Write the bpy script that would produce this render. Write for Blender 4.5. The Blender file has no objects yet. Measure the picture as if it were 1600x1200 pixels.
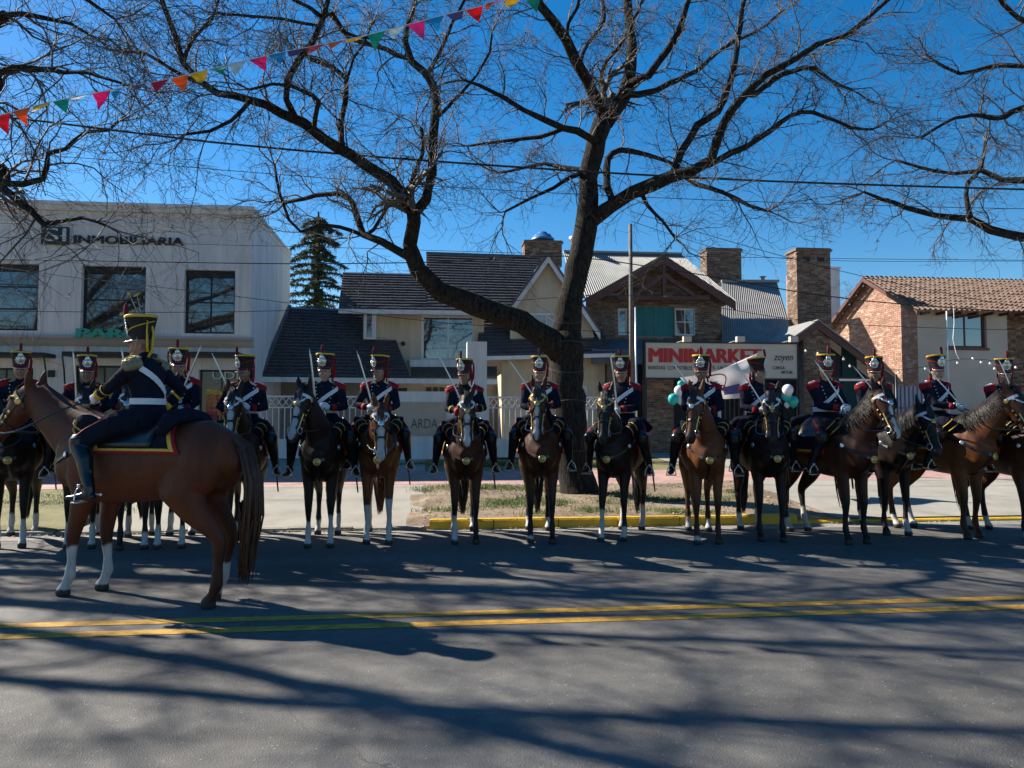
import bpy, math, random
import numpy as np
from mathutils import Vector, Matrix
R = math.radians
V = Vector
scene = bpy.context.scene
COL = scene.collection

# ------------------------------------------------------------------ camera, sky, sun, exposure
EYE = V((0, 0, 1.72)); YAW = R(6.2); FPX = 1180.0; PITCH = math.atan(55 / FPX)
cam_d = bpy.data.cameras.new('camera'); cam = bpy.data.objects.new('camera', cam_d); COL.objects.link(cam)
cam.location = EYE; cam.rotation_euler = (math.pi / 2 + PITCH, 0, -YAW)
cam_d.sensor_width = 36; cam_d.lens = FPX / 1600 * 36; cam_d.clip_end = 4000; cam_d.clip_start = .05
scene.camera = cam
SUN_EL = R(35.6); SUN_AZ = math.atan2(.828, .561)          # from +Y towards -X
world = bpy.data.worlds.new('World'); scene.world = world; world.use_nodes = True
wn = world.node_tree; bg = wn.nodes['Background']
sky = wn.nodes.new('ShaderNodeTexSky'); sky.sky_type = 'NISHITA'; sky.sun_disc = False
sky.sun_elevation = SUN_EL; sky.sun_rotation = -SUN_AZ; sky.air_density = 1.0; sky.dust_density = 0.22; sky.ozone_density = 3.0
hs = wn.nodes.new('ShaderNodeHueSaturation'); hs.inputs['Saturation'].default_value = 1.42; hs.inputs['Value'].default_value = 1.0
wn.links.new(sky.outputs[0], hs.inputs['Color']); wn.links.new(hs.outputs[0], bg.inputs[0]); bg.inputs[1].default_value = 0.062
sun_d = bpy.data.lights.new('sun', 'SUN'); sun_d.energy = 5.0; sun_d.angle = R(.53); sun_d.color = (1, .94, .84)
sun = bpy.data.objects.new('sun', sun_d); COL.objects.link(sun)
sdir = V((-math.sin(SUN_AZ) * math.cos(SUN_EL), math.cos(SUN_AZ) * math.cos(SUN_EL), math.sin(SUN_EL)))
sun.rotation_euler = sdir.to_track_quat('Z', 'Y').to_euler(); sun.location = sdir * 60
vs = scene.view_settings; vs.view_transform = 'Standard'; vs.look = 'None'; vs.gamma = 1; vs.exposure = 1.25; vs.use_curve_mapping = False

# ------------------------------------------------------------------ rays from the photograph
_F = V((math.sin(YAW) * math.cos(PITCH), math.cos(YAW) * math.cos(PITCH), math.sin(PITCH)))
_R = V((math.cos(YAW), -math.sin(YAW), 0)); _U = _R.cross(_F)
_FH = V((math.sin(YAW), math.cos(YAW), 0))
def ray(px, py): return _F + _R * ((px - 800) / FPX) + _U * ((600 - py) / FPX)
def PY(px, py, Y): d = ray(px, py); return EYE + d * (Y / d.y)
def PZ(px, py, z): d = ray(px, py); return EYE + d * ((z - EYE.z) / d.z)
def PD(px, py, D): d = ray(px, py); return EYE + d * (D / d.dot(_FH))
def PPL(px, py, o, n): d = ray(px, py); return EYE + d * ((o - EYE).dot(n) / d.dot(n))
def XY(px, Y): return PY(px, 655, Y).x

# ------------------------------------------------------------------ materials
def M(name, base, rough=.6, var=.12, scale=6., bump=0., metal=0., spec=.4, bscale=None, fine=None, coat=0.):
    m = bpy.data.materials.new(name); m.use_nodes = True; nt = m.node_tree; b = nt.nodes['Principled BSDF']
    b.inputs['Roughness'].default_value = rough; b.inputs['Metallic'].default_value = metal
    b.inputs['Specular IOR Level'].default_value = spec
    if coat: b.inputs['Coat Weight'].default_value = coat
    tc = nt.nodes.new('ShaderNodeTexCoord'); n = nt.nodes.new('ShaderNodeTexNoise'); n.inputs['Scale'].default_value = scale; n.inputs['Detail'].default_value = 6
    nt.links.new(tc.outputs['Object'], n.inputs['Vector'])
    r = nt.nodes.new('ShaderNodeValToRGB'); e = r.color_ramp.elements
    e[0].position = .3; e[1].position = .7
    e[0].color = [max(0, c * (1 - var)) for c in base] + [1]; e[1].color = [min(1, c * (1 + var)) for c in base] + [1]
    nt.links.new(n.outputs['Fac'], r.inputs[0]); nt.links.new(r.outputs[0], b.inputs['Base Color'])
    if bump:
        n2 = nt.nodes.new('ShaderNodeTexNoise'); n2.inputs['Scale'].default_value = bscale or scale * 6; n2.inputs['Detail'].default_value = 5
        nt.links.new(tc.outputs['Object'], n2.inputs['Vector'])
        bp = nt.nodes.new('ShaderNodeBump'); bp.inputs['Strength'].default_value = bump; bp.inputs['Distance'].default_value = .02
        nt.links.new(n2.outputs['Fac'], bp.inputs['Height']); nt.links.new(bp.outputs[0], b.inputs['Normal'])
    return m

def nodes(m): return m.node_tree, m.node_tree.nodes['Principled BSDF']
def asphalt():
    m = bpy.data.materials.new('asphalt'); m.use_nodes = True; nt, b = nodes(m); L = nt.links.new
    tc = nt.nodes.new('ShaderNodeTexCoord')
    def noise(s, d=4, off=0):
        n = nt.nodes.new('ShaderNodeTexNoise'); n.inputs['Scale'].default_value = s; n.inputs['Detail'].default_value = d; L(tc.outputs['Object'], n.inputs['Vector']); return n
    big = noise(.35, 5); mid = noise(7, 4); fine = noise(120, 2)
    vor = nt.nodes.new('ShaderNodeTexVoronoi'); vor.inputs['Scale'].default_value = 110; L(tc.outputs['Object'], vor.inputs['Vector'])
    r1 = nt.nodes.new('ShaderNodeValToRGB'); r1.color_ramp.elements[0].position = .3; r1.color_ramp.elements[1].position = .72
    r1.color_ramp.elements[0].color = (.098, .092, .084, 1); r1.color_ramp.elements[1].color = (.150, .141, .128, 1); L(big.outputs['Fac'], r1.inputs[0])
    mx = nt.nodes.new('ShaderNodeMix'); mx.data_type = 'RGBA'; mx.blend_type = 'OVERLAY'; mx.inputs[0].default_value = .45
    L(r1.outputs[0], mx.inputs[6]); L(fine.outputs['Fac'], mx.inputs[7])
    mx2 = nt.nodes.new('ShaderNodeMix'); mx2.data_type = 'RGBA'; mx2.blend_type = 'OVERLAY'; mx2.inputs[0].default_value = .35
    L(mx.outputs[2], mx2.inputs[6]); L(mid.outputs['Fac'], mx2.inputs[7])
    # pale stone chips
    chip = nt.nodes.new('ShaderNodeMath'); chip.operation = 'GREATER_THAN'; chip.inputs[1].default_value = .93; L(vor.outputs['Color'], chip.inputs[0])
    cm = nt.nodes.new('ShaderNodeMix'); cm.data_type = 'RGBA'; L(chip.outputs[0], cm.inputs[0]); L(mx2.outputs[2], cm.inputs[6]); cm.inputs[7].default_value = (.26, .25, .23, 1)
    # tyre-polished lanes and old patches, stretched along the road
    mp = nt.nodes.new('ShaderNodeMapping'); mp.inputs['Scale'].default_value = (.12, .9, 1); L(tc.outputs['Object'], mp.inputs[0]); ln = nt.nodes.new('ShaderNodeTexNoise'); ln.inputs['Scale'].default_value = 1.1; ln.inputs['Detail'].default_value = 6; L(mp.outputs[0], ln.inputs['Vector'])
    lr = nt.nodes.new('ShaderNodeMapRange'); lr.inputs[1].default_value = .35; lr.inputs[2].default_value = .65; lr.inputs[3].default_value = .78; lr.inputs[4].default_value = 1.12; L(ln.outputs['Fac'], lr.inputs[0]); ls = nt.nodes.new('ShaderNodeVectorMath'); ls.operation = 'SCALE'; L(cm.outputs[2], ls.inputs[0]); L(lr.outputs[0], ls.inputs['Scale'])
    # thin cracks
    v2 = nt.nodes.new('ShaderNodeTexVoronoi'); v2.feature = 'DISTANCE_TO_EDGE'; v2.inputs['Scale'].default_value = .22
    wv = noise(2.2, 6); add = nt.nodes.new('ShaderNodeMix'); add.data_type = 'RGBA'; add.blend_type = 'ADD'; add.inputs[0].default_value = .5
    L(tc.outputs['Object'], add.inputs[6]); L(wv.outputs['Color'], add.inputs[7]); L(add.outputs[2], v2.inputs['Vector'])
    ck = nt.nodes.new('ShaderNodeMath'); ck.operation = 'LESS_THAN'; ck.inputs[1].default_value = .0010; L(v2.outputs['Distance'], ck.inputs[0])
    cm2 = nt.nodes.new('ShaderNodeMix'); cm2.data_type = 'RGBA'; L(ck.outputs[0], cm2.inputs[0]); L(ls.outputs[0], cm2.inputs[6]); cm2.inputs[7].default_value = (.075, .07, .065, 1)
    L(cm2.outputs[2], b.inputs['Base Color']); b.inputs['Roughness'].default_value = .8; b.inputs['Specular IOR Level'].default_value = .3
    bp = nt.nodes.new('ShaderNodeBump'); bp.inputs['Strength'].default_value = .38; bp.inputs['Distance'].default_value = .008
    L(vor.outputs['Distance'], bp.inputs['Height']); L(bp.outputs[0], b.inputs['Normal'])
    return m
def ramp_ground(name, cols, scale, bump=.6, bscale=40):
    m = bpy.data.materials.new(name); m.use_nodes = True; nt, b = nodes(m); L = nt.links.new
    tc = nt.nodes.new('ShaderNodeTexCoord'); n = nt.nodes.new('ShaderNodeTexNoise'); n.inputs['Scale'].default_value = scale; n.inputs['Detail'].default_value = 9; n.inputs['Roughness'].default_value = .7
    L(tc.outputs['Object'], n.inputs['Vector']); r = nt.nodes.new('ShaderNodeValToRGB'); e = r.color_ramp.elements
    e[0].position, e[0].color = .3, (*cols[0], 1); e[1].position, e[1].color = .7, (*cols[-1], 1)
    for i, c in enumerate(cols[1:-1]): x = e.new(.3 + .4 * (i + 1) / (len(cols) - 1)); x.color = (*c, 1)
    L(n.outputs['Fac'], r.inputs[0]); L(r.outputs[0], b.inputs['Base Color']); b.inputs['Roughness'].default_value = .9; b.inputs['Specular IOR Level'].default_value = .2
    n2 = nt.nodes.new('ShaderNodeTexNoise'); n2.inputs['Scale'].default_value = bscale; n2.inputs['Detail'].default_value = 6; L(tc.outputs['Object'], n2.inputs['Vector'])
    bp = nt.nodes.new('ShaderNodeBump'); bp.inputs['Strength'].default_value = bump; bp.inputs['Distance'].default_value = .03
    L(n2.outputs['Fac'], bp.inputs['Height']); L(bp.outputs[0], b.inputs['Normal']); return m
def paver_mat():
    m = bpy.data.materials.new('red_pavers'); m.use_nodes = True; nt, b = nodes(m); L = nt.links.new
    tc = nt.nodes.new('ShaderNodeTexCoord'); br = nt.nodes.new('ShaderNodeTexBrick'); br.inputs['Scale'].default_value = 1
    br.inputs['Brick Width'].default_value = .24; br.inputs['Row Height'].default_value = .12; br.inputs['Mortar Size'].default_value = .008
    br.inputs['Color1'].default_value = (.36, .19, .16, 1); br.inputs['Color2'].default_value = (.42, .25, .21, 1); br.inputs['Mortar'].default_value = (.3, .24, .21, 1)
    L(tc.outputs['Object'], br.inputs['Vector']); n = nt.nodes.new('ShaderNodeTexNoise'); n.inputs['Scale'].default_value = 3; n.inputs['Detail'].default_value = 8; L(tc.outputs['Object'], n.inputs['Vector'])
    mx = nt.nodes.new('ShaderNodeMix'); mx.data_type = 'RGBA'; mx.blend_type = 'OVERLAY'; mx.inputs[0].default_value = .5; L(br.outputs[0], mx.inputs[6]); L(n.outputs['Fac'], mx.inputs[7])
    L(mx.outputs[2], b.inputs['Base Color']); b.inputs['Roughness'].default_value = .85
    bp = nt.nodes.new('ShaderNodeBump'); bp.inputs['Distance'].default_value = .01; bp.invert = True; L(br.outputs['Fac'], bp.inputs['Height']); L(bp.outputs[0], b.inputs['Normal']); return m
def glass_mat(name, tint=(.02, .025, .03), rough=.03, alpha=1.):
    m = M(name, tint, rough, .3, 2., spec=.6)
    nt, b = nodes(m); b.inputs['Alpha'].default_value = alpha; return m
def attr_mat(name, rough, scale=30):
    m = bpy.data.materials.new(name); m.use_nodes = True; nt, b = nodes(m); L = nt.links.new
    a = nt.nodes.new('ShaderNodeAttribute'); a.attribute_name = 'Col'
    tc = nt.nodes.new('ShaderNodeTexCoord'); mp = nt.nodes.new('ShaderNodeMapping'); mp.inputs['Scale'].default_value = (1, 1, .25); L(tc.outputs['Object'], mp.inputs[0])
    n = nt.nodes.new('ShaderNodeTexNoise'); n.inputs['Scale'].default_value = scale; n.inputs['Detail'].default_value = 5; L(mp.outputs[0], n.inputs['Vector'])
    mr = nt.nodes.new('ShaderNodeMapRange'); mr.inputs[1].default_value = .25; mr.inputs[2].default_value = .75; mr.inputs[3].default_value = .62; mr.inputs[4].default_value = 1.35; n3 = nt.nodes.new('ShaderNodeTexNoise'); n3.inputs['Scale'].default_value = 5; n3.inputs['Detail'].default_value = 4; L(tc.outputs['Object'], n3.inputs['Vector']); av = nt.nodes.new('ShaderNodeMath'); av.operation = 'MULTIPLY_ADD'; av.inputs[1].default_value = .55; hv = nt.nodes.new('ShaderNodeMath'); hv.operation = 'MULTIPLY'; hv.inputs[1].default_value = .45; L(n3.outputs['Fac'], hv.inputs[0]); L(n.outputs['Fac'], av.inputs[0]); L(hv.outputs[0], av.inputs[2]); L(av.outputs[0], mr.inputs[0])
    vm = nt.nodes.new('ShaderNodeVectorMath'); vm.operation = 'SCALE'; L(a.outputs['Color'], vm.inputs[0]); L(mr.outputs[0], vm.inputs['Scale'])
    L(vm.outputs[0], b.inputs['Base Color']); b.inputs['Roughness'].default_value = rough; b.inputs['Specular IOR Level'].default_value = .25
    b.inputs['Sheen Weight'].default_value = .0
    bp = nt.nodes.new('ShaderNodeBump'); bp.inputs['Strength'].default_value = .12; bp.inputs['Distance'].default_value = .01; L(n.outputs['Fac'], bp.inputs['Height']); L(bp.outputs[0], b.inputs['Normal'])
    return m

def streak(m, k=.22):
    nt, b = nodes(m); L = nt.links.new; tc = nt.nodes.new('ShaderNodeTexCoord'); mp = nt.nodes.new('ShaderNodeMapping'); mp.inputs['Scale'].default_value = (2.2, 2.2, .16); L(tc.outputs['Object'], mp.inputs[0])
    n = nt.nodes.new('ShaderNodeTexNoise'); n.inputs['Scale'].default_value = 2.2; n.inputs['Detail'].default_value = 8; n.inputs['Roughness'].default_value = .7; L(mp.outputs[0], n.inputs['Vector'])
    mr = nt.nodes.new('ShaderNodeMapRange'); mr.inputs[1].default_value = .35; mr.inputs[2].default_value = .62; mr.inputs[3].default_value = 1 - k; mr.inputs[4].default_value = 1.02; L(n.outputs['Fac'], mr.inputs[0])
    src = b.inputs['Base Color'].links[0].from_socket; vm = nt.nodes.new('ShaderNodeVectorMath'); vm.operation = 'SCALE'; L(src, vm.inputs[0]); L(mr.outputs[0], vm.inputs['Scale']); L(vm.outputs[0], b.inputs['Base Color']); return m
m_asph = asphalt()
m_dirt = ramp_ground('verge_soil', [(.13, .095, .065), (.22, .165, .115), (.30, .24, .17)], 1.6)
m_lawn = ramp_ground('dry_lawn', [(.10, .095, .04), (.17, .16, .07), (.24, .20, .11)], 2.2)
m_conc = ramp_ground('pale_concrete', [(.21, .195, .165), (.29, .27, .23), (.34, .315, .27)], .8, .3, 60)
m_gut = ramp_ground('gutter_concrete', [(.20, .19, .17), (.30, .28, .25)], 1.3, .4, 50)
m_pav = paver_mat()
m_yel = M('road_paint_yellow', (.60, .31, .035), .75, .30, 9., .5, bscale=120)
streak(m_yel, .3)
m_kyel = M('kerb_paint_yellow', (.70, .42, .03), .55, .14, 4., .4, bscale=30)
m_white = M('white_plaster', (.72, .695, .665), .85, .06, 1.2, .15)
streak(m_white)
m_trimw = M('white_paint', (.68, .67, .66), .5, .05, 3.)
m_cream = M('cream_plaster', (.58, .47, .33), .85, .06, 1.5, .15)
streak(m_trimw, .18); streak(m_cream, .18)
m_rooft = M('dark_roof_tile', (.075, .072, .075), .34, .35, 9., .3, spec=.6)
m_corr = M('corrugated_zinc', (.25, .24, .22), .55, .16, 1.5, metal=.2)
m_slate = M('slate_cladding', (.10, .11, .13), .7, .15, 3.)
m_clay = M('clay_tile', (.14, .088, .062), .8, .3, 5., .3)
m_brickd = M('brown_brick', (.18, .11, .072), .85, .35, 9., .3)
m_brickr = M('red_brick', (.36, .195, .135), .85, .25, 8., .3)
m_mort = M('mortar', (.24, .20, .165), .9, .15, 8., .3)
m_timber = M('dark_red_timber', (.10, .035, .025), .5, .2, 5.)
m_black = M('black_metal', (.015, .015, .017), .45, .2, 8.)
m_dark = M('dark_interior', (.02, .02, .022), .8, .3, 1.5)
m_glass = glass_mat('window_glass'); nodes(m_glass)[1].inputs['IOR'].default_value = 2.3
m_glass2 = glass_mat('shop_glass', (.03, .035, .04), .05)
m_steel = M('steel', (.66, .66, .66), .3, .05, 8., metal=.75)
m_gold = M('brass', (.62, .42, .14), .4, .15, 10., metal=.6)
def bark_mat():
    m = bpy.data.materials.new('bark'); m.use_nodes = True; nt, b = nodes(m); L = nt.links.new
    tc = nt.nodes.new('ShaderNodeTexCoord'); mp = nt.nodes.new('ShaderNodeMapping'); mp.inputs['Scale'].default_value = (1, 1, .22); L(tc.outputs['Object'], mp.inputs[0])
    n = nt.nodes.new('ShaderNodeTexNoise'); n.inputs['Scale'].default_value = 26; n.inputs['Detail'].default_value = 7; n.inputs['Roughness'].default_value = .65; n.inputs['Distortion'].default_value = .6; L(mp.outputs[0], n.inputs['Vector'])
    r = nt.nodes.new('ShaderNodeValToRGB'); e = r.color_ramp.elements; e[0].position, e[1].position = .38, .66; e[0].color = (.008, .007, .006, 1); e[1].color = (.052, .043, .035, 1); L(n.outputs['Fac'], r.inputs[0]); L(r.outputs[0], b.inputs['Base Color'])
    b.inputs['Roughness'].default_value = .95; b.inputs['Specular IOR Level'].default_value = .15
    bp = nt.nodes.new('ShaderNodeBump'); bp.inputs['Strength'].default_value = 1.; bp.inputs['Distance'].default_value = .05; L(n.outputs['Fac'], bp.inputs['Height']); L(bp.outputs[0], b.inputs['Normal']); return m
m_bark = bark_mat()
m_twig = M('twig_bark', (.085, .072, .06), .8, .3, 4.)
m_wire = M('cable_black', (.012, .012, .013), .6, .1, 5.)
m_pole = M('weathered_pole', (.13, .115, .10), .85, .2, 6., .4)
m_navy = M('navy_wool', (.008, .010, .020), .9, .3, 14., .9, spec=.15, bscale=16)
m_red = M('red_wool', (.32, .012, .016), .75, .15, 14., spec=.25)
m_yelc = M('yellow_braid', (.65, .40, .03), .6, .15, 30.)
m_wleath = M('white_leather', (.66, .66, .68), .5, .06, 10.)
m_bleath = M('black_leather', (.010, .010, .011), .3, .2, 10., spec=.5)
m_felt = M('black_felt', (.012, .011, .011), .7, .2, 20.)
m_skin = M('skin', (.40, .23, .16), .5, .08, 15.)
m_eye = M('dark_eye', (.01, .008, .006), .08, .1, 5., spec=.6)
m_lip = M('lips', (.30, .12, .10), .5, .1, 20.)
m_coat = attr_mat('horse_coat', .55)
m_hair = M('dark_horsehair', (.018, .012, .009), .5, .3, 20.)
m_hairb = M('chestnut_horsehair', (.060, .022, .009), .5, .3, 20.)
m_green = M('sign_green', (.03, .34, .24), .5, .1, 8.)
m_signr = M('sign_red', (.42, .02, .025), .5, .1, 5.)
m_signw = M('sign_cream', (.48, .44, .37), .6, .07, 2.)
m_ink = M('sign_ink', (.02, .02, .02), .6, .1, 5.)
m_teal = M('teal_shutter', (.015, .16, .15), .6, .15, 3.)
m_bark2 = M('pine_needles', (.035, .06, .03), .8, .4, 3.)

# ------------------------------------------------------------------ mesh helpers
class MB:
    def __init__(s): s.v = []; s.f = []; s.m = []
    def add(s, vs, fs, m=0):
        o = len(s.v); s.v += [tuple(v) for v in vs]; s.f += [tuple(i + o for i in f) for f in fs]; s.m += [m] * len(fs); return s
    def quad(s, a, b, c, d, m=0): return s.add([a, b, c, d], [(0, 1, 2, 3)], m)
    def box(s, x0, x1, y0, y1, z0, z1, m=0):
        return s.add([(x0, y0, z0), (x1, y0, z0), (x1, y1, z0), (x0, y1, z0), (x0, y0, z1), (x1, y0, z1), (x1, y1, z1), (x0, y1, z1)],
                     [(0, 3, 2, 1), (4, 5, 6, 7), (0, 1, 5, 4), (1, 2, 6, 5), (2, 3, 7, 6), (3, 0, 4, 7)], m)
    def prism(s, poly, off, m=0):
        n = len(poly); off = V(off); a = [V(p) for p in poly]
        return s.add(a + [p + off for p in a], [tuple(range(n))[::-1], tuple(range(n, 2 * n))] + [(i, (i + 1) % n, n + (i + 1) % n, n + i) for i in range(n)], m)
    def bar(s, a, b, w, h, m=0, up=(0, 0, 1)):
        a = V(a); b = V(b); t = (b - a).normalized(); up = V(up)
        if abs(t.dot(up)) > .95: up = V((0, 1, 0))
        sd = t.cross(up).normalized(); u = sd.cross(t)
        c = [sd * (-w / 2) + u * (-h / 2), sd * (w / 2) + u * (-h / 2), sd * (w / 2) + u * (h / 2), sd * (-w / 2) + u * (h / 2)]
        return s.add([a + x for x in c] + [b + x for x in c], [(3, 2, 1, 0), (4, 5, 6, 7), (0, 1, 5, 4), (1, 2, 6, 5), (2, 3, 7, 6), (3, 0, 4, 7)], m)
    def tube(s, pts, ab, n=8, m=0, side=None, cap=True):
        pts = [V(p) for p in pts]; k = len(pts); vs = []; sd = V(side) if side is not None else None
        for i, p in enumerate(pts):
            t = (pts[min(i + 1, k - 1)] - pts[max(i - 1, 0)])
            t = t.normalized() if t.length > 1e-9 else V((0, 0, 1))
            if sd is None: sd = t.orthogonal().normalized()
            q = sd - t * sd.dot(t)
            q = q.normalized() if q.length > 1e-6 else t.orthogonal().normalized()
            if side is None: sd = q
            u = t.cross(q); r = ab[i] if isinstance(ab, (list, tuple)) else ab
            a, b = r if isinstance(r, (list, tuple)) else (r, r)
            for j in range(n):
                w = 2 * math.pi * j / n; vs.append(p + q * (b * math.cos(w)) + u * (a * math.sin(w)))
        fs = [(i * n + j, i * n + (j + 1) % n, (i + 1) * n + (j + 1) % n, (i + 1) * n + j) for i in range(k - 1) for j in range(n)]
        if cap: fs += [tuple(range(n))[::-1], tuple(range((k - 1) * n, k * n))]
        return s.add(vs, fs, m)
    def ell(s, c, r, m=0, nu=10, nv=7, rot=None):
        c = V(c); vs = []; fs = []
        for i in range(1, nv):
            ph = math.pi * i / nv
            for j in range(nu):
                th = 2 * math.pi * j / nu; p = V((r[0] * math.sin(ph) * math.cos(th), r[1] * math.sin(ph) * math.sin(th), r[2] * math.cos(ph)))
                vs.append(c + (rot @ p if rot else p))
        pt = V((0, 0, r[2])); vs += [c + (rot @ pt if rot else pt), c - (rot @ pt if rot else pt)]; T = len(vs) - 2
        for i in range(nv - 2):
            for j in range(nu): fs.append((i * nu + j, (i + 1) * nu + j, (i + 1) * nu + (j + 1) % nu, i * nu + (j + 1) % nu))
        for j in range(nu): fs.append((T, j, (j + 1) % nu)); fs.append((T + 1, (nv - 2) * nu + (j + 1) % nu, (nv - 2) * nu + j))
        return s.add(vs, fs, m)
    def lathe(s, prof, n=14, m=0, sy=1.):   # prof: (r, z[, m])
        vs = [(p[0] * math.cos(2 * math.pi * j / n), p[0] * sy * math.sin(2 * math.pi * j / n), p[1]) for p in prof for j in range(n)]
        o = len(s.v); s.v += vs
        for i in range(len(prof) - 1):
            mm = prof[i + 1][2] if len(prof[i + 1]) > 2 else m
            for j in range(n): s.f.append((o + i * n + j, o + i * n + (j + 1) % n, o + (i + 1) * n + (j + 1) % n, o + (i + 1) * n + j)); s.m.append(mm)
        return s
    def mesh(s, name, mats, smooth=False):
        me = bpy.data.meshes.new(name); me.from_pydata(s.v, [], s.f)
        for x in (mats if isinstance(mats, (list, tuple)) else [mats]): me.materials.append(x)
        me.polygons.foreach_set('material_index', s.m)
        if smooth: me.polygons.foreach_set('use_smooth', [True] * len(s.f))
        me.update(); return me
    def build(s, name, mats, parent=None, smooth=False): return obj(name, s.mesh(name, mats, smooth), parent)

def obj(name, me, parent=None, loc=None, rot=None):
    o = bpy.data.objects.new(name, me); COL.objects.link(o); o.parent = parent
    if loc is not None: o.location = loc
    if rot is not None: o.rotation_euler = rot
    return o
def tag(o, label=None, cat=None, group=None, kind=None):
    for k, v in (('label', label), ('category', cat), ('group', group), ('kind', kind)):
        if v: o[k] = v
    return o
def thing(name, loc, label, cat, group=None, rz=0, sc=1):
    o = bpy.data.objects.new(name, None); COL.objects.link(o); o.location = loc; o.rotation_euler = (0, 0, rz); o.scale = (sc, sc, sc); o.empty_display_size = .2
    return tag(o, label, cat, group)
def fast_mesh(name, verts, quads, mat, smooth=True):
    me = bpy.data.meshes.new(name); nv, nf = len(verts), len(quads); k = quads.shape[1]
    me.vertices.add(nv); me.vertices.foreach_set('co', np.ascontiguousarray(verts, dtype=np.float32).ravel())
    me.loops.add(nf * k); me.loops.foreach_set('vertex_index', np.ascontiguousarray(quads, dtype=np.int32).ravel())
    me.polygons.add(nf); me.polygons.foreach_set('loop_start', np.arange(0, nf * k, k, dtype=np.int32))
    if smooth: me.polygons.foreach_set('use_smooth', np.ones(nf, dtype=bool))
    me.materials.append(mat); me.update(calc_edges=True); return me
def strands(lines, n=3):
    """lines: list of (pts[k][3], radii[k]); vectorised thin tubes -> verts, quads"""
    groups = {}
    for p, r in lines: groups.setdefault(len(p), []).append((p, r))
    VV, QQ, off = [], [], 0
    for k, g in groups.items():
        P = np.array([x[0] for x in g], dtype=np.float64); Rr = np.array([x[1] for x in g], dtype=np.float64); N = len(g)
        T = np.gradient(P, axis=1); T /= np.linalg.norm(T, axis=2, keepdims=True) + 1e-9
        ref = np.tile(np.array([.31, .87, .38]), (N, k, 1)); S = np.cross(T, ref); S /= np.linalg.norm(S, axis=2, keepdims=True) + 1e-9; U = np.cross(T, S)
        w = 2 * np.pi * np.arange(n) / n
        ring = P[:, :, None, :] + Rr[:, :, None, None] * (np.cos(w)[None, None, :, None] * S[:, :, None, :] + np.sin(w)[None, None, :, None] * U[:, :, None, :])
        VV.append(ring.reshape(-1, 3)); base = off + (np.arange(N) * k * n)[:, None, None]; i = (np.arange(k - 1) * n)[None, :, None]; j = np.arange(n)[None, None, :]; j2 = (j + 1) % n
        QQ.append(np.stack([base + i + j, base + i + j2, base + i + n + j2, base + i + n + j], -1).reshape(-1, 4)); off += N * k * n
    return np.concatenate(VV), np.concatenate(QQ)
def text(s, size, mat, parent, loc, name='lettering', ext=.01, rot=(math.pi / 2, 0, 0), width=None, shear=0, bold=0, align='LEFT'):
    c = bpy.data.curves.new(name, 'FONT'); c.body = s; c.size = size; c.extrude = ext; c.shear = shear; c.offset = bold; c.align_x = align; c.resolution_u = 3
    t = bpy.data.objects.new(name, c); COL.objects.link(t); bpy.context.view_layer.update()
    me = bpy.data.meshes.new_from_object(t.evaluated_get(bpy.context.evaluated_depsgraph_get())); bpy.data.objects.remove(t)
    if width:
        xs = [v.co.x for v in me.vertices]; k = width / (max(xs) - min(xs)); x0 = min(xs)
        for v in me.vertices: v.co.x = (v.co.x - x0) * k
    me.materials.clear(); me.materials.append(mat); o = obj(name, me, parent, loc, rot); return o

# ------------------------------------------------------------------ ground
KY = 11.9
def zg(Y): return .14 + .04 * max(0, Y - 12.05)
def sheet(name, x0, x1, y0, y1, zf, mat, nx=1, ny=1, kind='structure', skirt=False):
    b = MB()
    for i in range(nx):
        for j in range(ny):
            xa, xb = x0 + (x1 - x0) * i / nx, x0 + (x1 - x0) * (i + 1) / nx; ya, yb = y0 + (y1 - y0) * j / ny, y0 + (y1 - y0) * (j + 1) / ny
            b.quad((xa, ya, zf(xa, ya)), (xb, ya, zf(xb, ya)), (xb, yb, zf(xb, yb)), (xa, yb, zf(xa, yb)))
    if skirt:
        rim = [(x0 + (x1 - x0) * i / nx, y0) for i in range(nx + 1)] + [(x1, y0 + (y1 - y0) * j / ny) for j in range(1, ny + 1)] + [(x1 + (x0 - x1) * i / nx, y1) for i in range(1, nx + 1)] + [(x0, y1 + (y0 - y1) * j / ny) for j in range(1, ny + 1)]
        for p, q in zip(rim, rim[1:]): b.quad((*p, -.12), (*q, -.12), (*q, zf(*q)), (*p, zf(*p)))
    o = b.build(name, mat); return tag(o, kind=kind)
sheet('ground', -1500, 1500, -1500, 2500, lambda x, y: -.06, m_lawn)
road = sheet('road', -90, 90, -3.5, KY - .45, lambda x, y: 0, m_asph)
for yy in (6.46, 6.79):
    b = MB(); b.quad((-90, yy - .075, .004), (90, yy - .075, .004), (90, yy + .075, .004), (-90, yy + .075, .004)); tag(b.build('centre_line', m_yel), kind='structure')
sheet('gutter', -90, 90, KY - .45, KY + .02, lambda x, y: .004, m_gut)
sheet('near_pavement', -90, 90, -14, -3.5, lambda x, y: .1, m_gut)
DL0, DL1, DR0, DR1 = -5.4, -.12, 6.8, 14.5
rr = random.Random(5)
def vz(x, y):
    h = zg(y); k = min(1, max(0, (x - DL1 + .2 + .22 * math.sin(y * 3.1) + .15 * math.sin(y * 7.7)) / .55), max(0, (DR0 - x - .1) / .6) + (1 if y < 12.2 and x < 4.5 else 0)); d = .02 + (zg(16.3) - .02) * (y - KY) / (16.3 - KY); d += .05 if x > 3 else 0; h = d - .004 + (h - d + .004) * k
    if DL1 < x < DR0 and y < 16: h += .05 * math.sin(x * 1.9 + y) * math.sin(y * 2.3) * min(1, (y - 12) / 1.2)
    return h
sheet('verge', DL1 - .25, DR0 + .1, KY + .14, 16.3, vz, m_dirt, 40, 20, skirt=True)
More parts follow.
